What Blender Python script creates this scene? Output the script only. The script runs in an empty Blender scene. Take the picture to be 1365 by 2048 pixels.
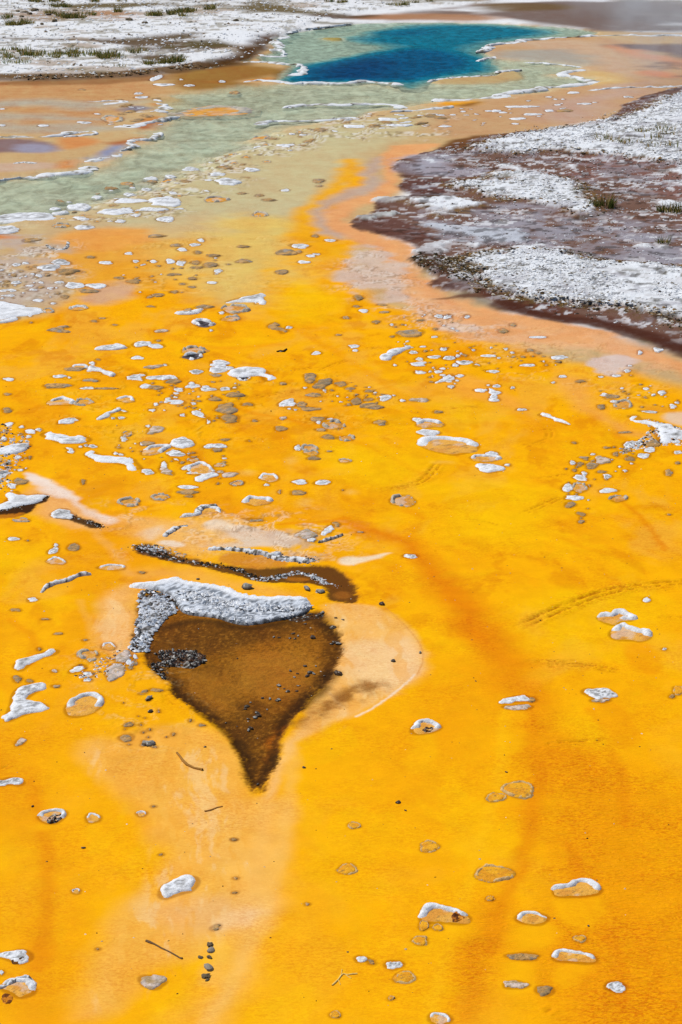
import bpy, math
import numpy as np

# ------------------------------------------------------------------ camera
H = 4.0                     # eye height above the flat, metres
PITCH = math.radians(18.0)
FPX = 4107.0                # focal length in photo pixels (photo is 1365 x 2048)
CX, CY = 682.5, 1024.0
sc = bpy.context.scene
col = sc.collection
cam_d = bpy.data.cameras.new('camera')
cam_d.sensor_fit = 'VERTICAL'
cam_d.sensor_height = 36.0
cam_d.lens = 36.0 * FPX / 2048.0
cam_d.clip_start = 0.1
cam_d.clip_end = 5000.0
cam = bpy.data.objects.new('camera', cam_d)
cam.location = (0, 0, H)
cam.rotation_euler = (math.pi / 2 - PITCH, 0, 0)
col.objects.link(cam)
sc.camera = cam

# ------------------------------------------------------------------ light
SUN_EL, SUN_AZ = math.radians(57), math.radians(-62)   # azimuth from +Y (away from camera) towards +X
sun_dir = (math.cos(SUN_EL) * math.sin(SUN_AZ), math.cos(SUN_EL) * math.cos(SUN_AZ), math.sin(SUN_EL))
world = bpy.data.worlds.new('World')
sc.world = world
world.use_nodes = True
wn = world.node_tree
bg = wn.nodes['Background']
sky = wn.nodes.new('ShaderNodeTexSky')
sky.sky_type = 'NISHITA'
sky.sun_disc = False
sky.sun_elevation = SUN_EL
sky.sun_rotation = SUN_AZ
sky.altitude = 2200
wn.links.new(sky.outputs['Color'], bg.inputs['Color'])
bg.inputs['Strength'].default_value = 0.11
sun_d = bpy.data.lights.new('sun', 'SUN')
sun_d.energy = 4.3
sun_d.angle = math.radians(0.5)
sun_d.color = (1.0, 0.955, 0.88)
sun = bpy.data.objects.new('sun', sun_d)
from mathutils import Vector
sun.rotation_euler = Vector(sun_dir).to_track_quat('Z', 'Y').to_euler()
col.objects.link(sun)
sc.view_settings.view_transform = 'Standard'
sc.view_settings.look = 'None'
sc.view_settings.gamma = 1.0
sc.view_settings.use_curve_mapping = False
sc.view_settings.exposure = 0.0
sc.cycles.transparent_max_bounces = 12
sc.cycles.max_bounces = 6
sc.cycles.caustics_reflective = False
sc.cycles.caustics_refractive = False

# ------------------------------------------------------------------ helpers
KREF = 1.30
def lin(r, g, b):
    a = np.array([r, g, b], float) / 255.0
    a = np.where(a <= 0.04045, a / 12.92, ((a + 0.055) / 1.055) ** 2.4)
    return np.clip(a / KREF, 0.0, 0.9)

# views in which outlines were measured: x0, y0, scale
REG = dict(F=(0, 0, 1.0), R1=(0, 0, 1.95), R2=(665, 0, 1.95), R3=(0, 240, 1.95), R4=(665, 240, 1.95),
           M1=(0, 580, 2.844), M2=(440, 580, 2.844), M3=(885, 620, 2.844), M4=(0, 840, 2.844),
           M5=(440, 840, 2.844), M6=(885, 840, 2.844), L1=(0, 1040, 2.844), L2=(230, 1040, 2.1),
           L3=(840, 1120, 2.6), L4=(0, 1500, 2.625), L5=(440, 1600, 2.625), L6=(845, 1600, 2.625))
SA, CA = math.sin(PITCH), math.cos(PITCH)
def ground_pt(u, v):
    """photo pixel -> point of the flat ground (metres)"""
    u = np.asarray(u, float); v = np.asarray(v, float)
    x = (u - CX) / FPX; y = -(v - CY) / FPX
    dy = CA + SA * y; dz = -SA + CA * y
    t = (H - 0.02) / -dz
    return np.stack([x * t, dy * t], -1)
def W(reg, pts):
    x0, y0, s = REG[reg]
    p = np.asarray(pts, float)
    return ground_pt(x0 + p[..., 0] / s, y0 + p[..., 1] / s)
def uv(reg, x, y):
    x0, y0, s = REG[reg]
    return x0 + x / s, y0 + y / s

def _hash(ix, iy, seed):
    h = (ix.astype(np.int64) * 374761393 + iy.astype(np.int64) * 668265263 + seed * 1442695041) & 0xffffffff
    h = ((h ^ (h >> 13)) * 1274126177) & 0xffffffff
    h = (h ^ (h >> 16)) & 0xffffff
    return h.astype(np.float64) / 16777215.0
def vnoise(x, y, seed=0):
    fx = np.floor(x); fy = np.floor(y)
    tx = x - fx; ty = y - fy
    tx = tx * tx * tx * (tx * (tx * 6 - 15) + 10); ty = ty * ty * ty * (ty * (ty * 6 - 15) + 10)
    a = _hash(fx, fy, seed); b = _hash(fx + 1, fy, seed); c = _hash(fx, fy + 1, seed); d = _hash(fx + 1, fy + 1, seed)
    return (a * (1 - tx) + b * tx) * (1 - ty) + (c * (1 - tx) + d * tx) * ty
def fbm(x, y, f, octv=3, seed=0, gain=0.5):
    """0..1, about 0.5 mean"""
    s = 0; a = 1; tot = 0
    cs, sn = math.cos(0.6), math.sin(0.6)
    for o in range(octv):
        s = s + a * vnoise(x * f + 17.3 * o, y * f - 9.1 * o, seed + o * 31)
        tot += a; a *= gain; f *= 2.03
        x, y = x * cs - y * sn, x * sn + y * cs
    return s / tot
def sst(a, b, x):
    t = np.clip((x - a) / (b - a), 0, 1)
    return t * t * (3 - 2 * t)
def chaikin(p, n=2, closed=True):
    p = np.asarray(p, float)
    for _ in range(n):
        if closed:
            q = np.roll(p, -1, 0)
            p = np.stack([0.75 * p + 0.25 * q, 0.25 * p + 0.75 * q], 1).reshape(-1, 2)
        else:
            a, b = p[:-1], p[1:]
            m = np.stack([0.75 * a + 0.25 * b, 0.25 * a + 0.75 * b], 1).reshape(-1, 2)
            p = np.vstack([p[:1], m, p[-1:]])
    return p
def sdf(poly, x, y):
    """signed distance, positive inside"""
    d = np.full(x.shape, 1e18); ins = np.zeros(x.shape, bool)
    n = len(poly)
    for i in range(n):
        ax, ay = poly[i]; bx, by = poly[(i + 1) % n]
        ex, ey = bx - ax, by - ay
        wx, wy = x - ax, y - ay
        t = np.clip((wx * ex + wy * ey) / (ex * ex + ey * ey + 1e-18), 0, 1)
        dx = wx - ex * t; dy = wy - ey * t
        np.minimum(d, dx * dx + dy * dy, out=d)
        c = ((ay > y) != (by > y))
        if ey != 0:
            ins ^= c & (x < ex * (y - ay) / ey + ax)
    d = np.sqrt(d)
    return np.where(ins, d, -d)
def ldist(line, x, y):
    """distance to polyline, parameter along it in metres, side"""
    d = np.full(x.shape, 1e18); par = np.zeros(x.shape); side = np.zeros(x.shape); L = 0.0
    for i in range(len(line) - 1):
        ax, ay = line[i]; bx, by = line[i + 1]
        ex, ey = bx - ax, by - ay; l = math.hypot(ex, ey)
        wx, wy = x - ax, y - ay
        t = np.clip((wx * ex + wy * ey) / (l * l + 1e-18), 0, 1)
        dx = wx - ex * t; dy = wy - ey * t
        q = dx * dx + dy * dy
        m = q < d
        d = np.where(m, q, d); par = np.where(m, L + t * l, par); side = np.where(m, np.sign(ex * wy - ey * wx), side)
        L += l
    return np.sqrt(d), par, side
rng = np.random.default_rng(7)

def mesh_np(name, verts, faces, mat, parent=None, colors=None, smooth=True, link=True):
    """verts (n,3), faces (m,3 or 4) -> one mesh object"""
    verts = np.asarray(verts, np.float32); faces = np.asarray(faces, np.int32)
    me = bpy.data.meshes.new(name)
    k = faces.shape[1]
    me.vertices.add(len(verts)); me.vertices.foreach_set('co', verts.ravel())
    me.loops.add(faces.size); me.loops.foreach_set('vertex_index', faces.ravel())
    me.polygons.add(len(faces))
    me.polygons.foreach_set('loop_start', np.arange(0, faces.size, k, dtype=np.int32))
    me.polygons.foreach_set('loop_total', np.full(len(faces), k, np.int32))
    me.polygons.foreach_set('use_smooth', np.full(len(faces), smooth, bool))
    me.update(calc_edges=True)
    if colors is not None:
        a = me.attributes.new('Col', 'FLOAT_COLOR', 'POINT')
        c = np.ones((len(verts), 4), np.float32); c[:, :colors.shape[1]] = colors
        a.data.foreach_set('color', c.ravel())
    me.materials.append(mat)
    o = bpy.data.objects.new(name, me)
    if link: col.objects.link(o)
    if parent is not None: o.parent = parent
    return o
def attr(o, name, arr):
    a = o.data.attributes.new(name, 'FLOAT_COLOR', 'POINT')
    a.data.foreach_set('color', np.asarray(arr, np.float32).ravel())
def tag(o, label=None, cat=None, group=None, kind=None):
    if label: o['label'] = label
    if cat: o['category'] = cat
    if group: o['group'] = group
    if kind: o['kind'] = kind
    return o

# ------------------------------------------------------------------ materials
class NT:
    def __init__(s, name):
        s.m = bpy.data.materials.new(name); s.m.use_nodes = True
        s.t = s.m.node_tree; s.t.nodes.clear()
        s.out = s.n('ShaderNodeOutputMaterial')
    def n(s, typ, **kw):
        nd = s.t.nodes.new(typ)
        for k, v in kw.items(): setattr(nd, k, v)
        return nd
    def l(s, a, b): s.t.links.new(a, b)
    def put(s, sock, v):
        if hasattr(v, 'links') or hasattr(v, 'is_output'): s.l(v, sock)
        else: sock.default_value = v
    def math(s, op, a, b=0.5, clamp=False):
        nd = s.n('ShaderNodeMath', operation=op); nd.use_clamp = clamp
        s.put(nd.inputs[0], a); s.put(nd.inputs[1], b); return nd.outputs[0]
    def noise(s, vec, scale, detail=3, rough=0.55, dist=0.0):
        nd = s.n('ShaderNodeTexNoise'); s.l(vec, nd.inputs['Vector'])
        nd.inputs['Scale'].default_value = scale; nd.inputs['Detail'].default_value = detail
        nd.inputs['Roughness'].default_value = rough; nd.inputs['Distortion'].default_value = dist
        return nd.outputs['Fac']
    def maprange(s, v, a, b, c, d):
        nd = s.n('ShaderNodeMapRange'); s.put(nd.inputs[0], v)
        for i, q in enumerate((a, b, c, d)): s.put(nd.inputs[i + 1], q)
        return nd.outputs[0]
    def mix(s, fac, a, b, blend='MIX'):
        nd = s.n('ShaderNodeMix', data_type='RGBA', blend_type=blend)
        s.put(nd.inputs[0], fac); s.put(nd.inputs[6], a); s.put(nd.inputs[7], b); return nd.outputs[2]
    def scalevec(s, vec, sx, sy, sz):
        nd = s.n('ShaderNodeMapping'); s.l(vec, nd.inputs[0]); nd.inputs['Scale'].default_value = (sx, sy, sz); return nd.outputs[0]
    def bump(s, h, strength, dist, prev=None):
        nd = s.n('ShaderNodeBump'); s.put(nd.inputs['Strength'], strength); nd.inputs['Distance'].default_value = dist
        s.l(h, nd.inputs['Height'])
        if prev is not None: s.l(prev, nd.inputs['Normal'])
        return nd.outputs[0]
    def principled(s, base, rough, spec=0.3, normal=None):
        b = s.n('ShaderNodeBsdfPrincipled')
        s.put(b.inputs['Base Color'], base); s.put(b.inputs['Roughness'], rough); s.put(b.inputs['Specular IOR Level'], spec)
        if normal is not None: s.l(normal, b.inputs['Normal'])
        return b.outputs[0]

def mat_ground():
    t = NT('ground_mat')
    pos = t.n('ShaderNodeNewGeometry').outputs['Position']
    c = t.n('ShaderNodeAttribute', attribute_name='Col').outputs['Color']
    mk = t.n('ShaderNodeAttribute', attribute_name='Mask')
    sep = t.n('ShaderNodeSeparateColor'); t.l(mk.outputs['Color'], sep.inputs[0])
    grit, wet, rip = sep.outputs[0], sep.outputs[1], sep.outputs[2]
    fuzz = mk.outputs['Alpha']
    # colour breakup: broad mottling, fibre grain, fine grain
    n1 = t.noise(pos, 9, 5, 0.6)
    n2 = t.noise(t.scalevec(pos, 34, 62, 50), 1, 5, 0.7, 0.8)
    n3 = t.noise(pos, 260, 2, 0.6)
    v = t.maprange(n1, 0.3, 0.7, 0.95, 1.05)
    v = t.math('MULTIPLY', v, t.maprange(n3, 0.3, 0.7, 0.97, 1.03))
    cc = t.mix(1.0, c, v, 'MULTIPLY')
    # fibrous microbial strands: darker, redder threads
    n4 = t.noise(t.scalevec(pos, 80, 130, 80), 1, 3, 0.6, 0.5)
    thr = t.math('ADD', t.math('MULTIPLY', n2, 0.5), t.math('MULTIPLY', n4, 0.5))
    wk = t.math('MULTIPLY', wet, 2.2, True)
    th = t.math('MULTIPLY', t.maprange(thr, 0.53, 0.42, 0.0, 1.0), t.math('MULTIPLY', t.math('MULTIPLY', wk, t.maprange(t.noise(pos, 2.3, 3, 0.6), 0.38, 0.62, 0.1, 1.2)), t.maprange(rip, 0, 1, 0.45, 1.5)), True)
    cc = t.mix(th, cc, t.mix(1.0, cc, (0.80, 0.58, 0.45, 1), 'MULTIPLY'))
    th2 = t.math('MULTIPLY', t.maprange(thr, 0.54, 0.64, 0.0, 0.8), wk)
    cc = t.mix(th2, cc, t.mix(1.0, cc, (1.06, 1.13, 1.3, 1), 'MULTIPLY'))
    # dirt and lichen in the pits of the dry sinter crust
    g1 = t.noise(pos, 34, 5, 0.7)
    g2 = t.noise(pos, 110, 3, 0.7)
    gsum = t.math('ADD', t.math('MULTIPLY', g1, 0.5), t.math('MULTIPLY', g2, 0.5))
    pit = t.math('MULTIPLY', t.maprange(gsum, 0.44, 0.37, 0.0, 0.55), grit)
    cc = t.mix(pit, cc, tuple(lin(112, 104, 88)) + (1,))
    # dark algal fuzz
    f1 = t.maprange(t.noise(pos, 150, 4, 0.75), 0.5, 0.62, 0, 0.75)
    cc = t.mix(t.math('MULTIPLY', f1, fuzz), cc, tuple(lin(60, 36, 10)) + (1,))
    rough = t.maprange(wet, 0, 1, 0.75, 0.28)
    # relief
    wv = t.noise(t.scalevec(pos, 22, 58, 26), 1, 3, 0.55, 1.2)
    nb = t.bump(wv, t.maprange(rip, 0, 1, 0.06, 1.0), 0.009)
    gb = t.bump(gsum, t.maprange(grit, 0, 1, 0.0, 0.7), 0.012, nb)
    fine = t.bump(n3, 0.25, 0.002, gb)
    df = t.n('ShaderNodeBsdfDiffuse'); t.l(cc, df.inputs[0]); t.l(fine, df.inputs['Normal'])
    gl = t.n('ShaderNodeBsdfGlossy'); t.l(rough, gl.inputs['Roughness']); t.l(fine, gl.inputs['Normal'])
    mx = t.n('ShaderNodeMixShader'); t.l(t.math('MULTIPLY', wet, 0.018), mx.inputs[0]); t.l(df.outputs[0], mx.inputs[1]); t.l(gl.outputs[0], mx.inputs[2])
    t.l(mx.outputs[0], t.out.inputs[0])
    return t.m
def mat_crust(name='sinter', spec=0.15):
    t = NT(name)
    pos = t.n('ShaderNodeNewGeometry').outputs['Position']
    c = t.n('ShaderNodeAttribute', attribute_name='Col').outputs['Color']
    n1 = t.noise(pos, 70, 5, 0.72)
    n2 = t.noise(pos, 150, 3, 0.65)
    v = t.maprange(n1, 0.34, 0.52, 0.78, 1.03)
    v2 = t.maprange(n2, 0.3, 0.6, 0.85, 1.04)
    cc = t.mix(1.0, t.mix(1.0, c, v, 'MULTIPLY'), v2, 'MULTIPLY')
    nb = t.bump(n1, 0.7, 0.007)
    nb = t.bump(n2, 0.5, 0.003, nb)
    t.l(t.principled(cc, 0.7, spec, nb), t.out.inputs[0])
    return t.m
def mat_attr(name, rough=0.7, spec=0.2, vary=0.15, scale=60):
    t = NT(name)
    pos = t.n('ShaderNodeNewGeometry').outputs['Position']
    c = t.n('ShaderNodeAttribute', attribute_name='Col').outputs['Color']
    n1 = t.noise(pos, scale, 4, 0.65)
    cc = t.mix(1.0, c, t.maprange(n1, 0.3, 0.7, 1 - vary, 1 + vary * 0.6), 'MULTIPLY')
    t.l(t.principled(cc, rough, spec, t.bump(n1, 0.4, 0.005)), t.out.inputs[0])
    return t.m
def mat_water():
    t = NT('spring_water')
    pos = t.n('ShaderNodeNewGeometry').outputs['Position']
    dp = t.n('ShaderNodeAttribute', attribute_name='Col').outputs['Color']
    sep = t.n('ShaderNodeSeparateColor'); t.l(dp, sep.inputs[0])
    d = sep.outputs[0]                      # depth, metres
    ramp = t.n('ShaderNodeValToRGB'); t.l(t.math('DIVIDE', d, 2.0), ramp.inputs[0])
    r = ramp.color_ramp
    r.elements[0].position = 0.0; r.elements[0].color = tuple(lin(206, 208, 176)) + (1,)
    r.elements[1].position = 1.0; r.elements[1].color = tuple(lin(0, 56, 100)) + (1,)
    for p, c in ((0.045, (172, 190, 166)), (0.10, (104, 160, 154)), (0.25, (6, 112, 134)), (0.5, (0, 88, 124))):
        e = r.elements.new(p); e.color = tuple(lin(*c)) + (1,)
    op = t.n('ShaderNodeValToRGB'); t.l(t.math('DIVIDE', d, 2.0), op.inputs[0])
    q = op.color_ramp
    q.elements[0].position = 0.0; q.elements[0].color = (0.0, 0.0, 0.0, 1)
    q.elements[1].position = 0.22; q.elements[1].color = (0.97, 0.97, 0.97, 1)
    e = q.elements.new(0.025); e.color = (0.55, 0.55, 0.55, 1)
    e = q.elements.new(0.08); e.color = (0.68, 0.68, 0.68, 1)
    w1 = t.noise(t.scalevec(pos, 5, 9, 5), 1, 4, 0.6, 0.5)
    w2 = t.noise(t.scalevec(pos, 5.5, 2.6, 16), 1, 4, 0.6, 0.8)
    nb = t.bump(w1, 0.6, 0.05); nb = t.bump(w2, 0.5, 0.02, nb)
    tr = t.n('ShaderNodeBsdfTransparent'); tr.inputs[0].default_value = (0.97, 0.99, 0.97, 1)
    df = t.n('ShaderNodeBsdfDiffuse')
    t.l(t.mix(1.0, ramp.outputs[0], t.math('MULTIPLY', t.maprange(w1, 0.3, 0.7, 0.88, 1.1), t.maprange(w2, 0.36, 0.64, 0.68, 1.32)), 'MULTIPLY'), df.inputs[0]); t.l(nb, df.inputs['Normal'])
    mx = t.n('ShaderNodeMixShader'); t.l(op.outputs[0], mx.inputs[0]); t.l(tr.outputs[0], mx.inputs[1]); t.l(df.outputs[0], mx.inputs[2])
    gl = t.n('ShaderNodeBsdfGlossy'); gl.inputs['Roughness'].default_value = 0.12; t.l(nb, gl.inputs['Normal'])
    fr = t.n('ShaderNodeFresnel'); fr.inputs[0].default_value = 1.33; t.l(nb, fr.inputs['Normal'])
    m2 = t.n('ShaderNodeMixShader'); t.l(t.math('MULTIPLY', fr.outputs[0], 0.05), m2.inputs[0]); t.l(mx.outputs[0], m2.inputs[1]); t.l(gl.outputs[0], m2.inputs[2])
    t.l(m2.outputs[0], t.out.inputs[0])
    return t.m
M_GROUND = mat_ground(); M_CRUST = mat_crust(); M_WATER = mat_water()
M_PEB = mat_attr('pebble', 0.75, 0.15, 0.2, 80)
M_WETPEB = mat_attr('wet_pebble', 0.32, 0.22, 0.3, 80)
def mat_grass():
    t = NT('grass_blade')
    c = t.n('ShaderNodeAttribute', attribute_name='Col').outputs['Color']
    d = t.n('ShaderNodeBsdfDiffuse'); t.l(c, d.inputs[0]); tr = t.n('ShaderNodeBsdfTranslucent'); t.l(c, tr.inputs[0])
    m = t.n('ShaderNodeMixShader'); m.inputs[0].default_value = 0.5; t.l(d.outputs[0], m.inputs[1]); t.l(tr.outputs[0], m.inputs[2])
    t.l(m.outputs[0], t.out.inputs[0]); return t.m
M_GRASS = mat_grass()
M_WOOD = mat_attr('weathered_wood', 0.8, 0.15, 0.3, 120)
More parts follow.
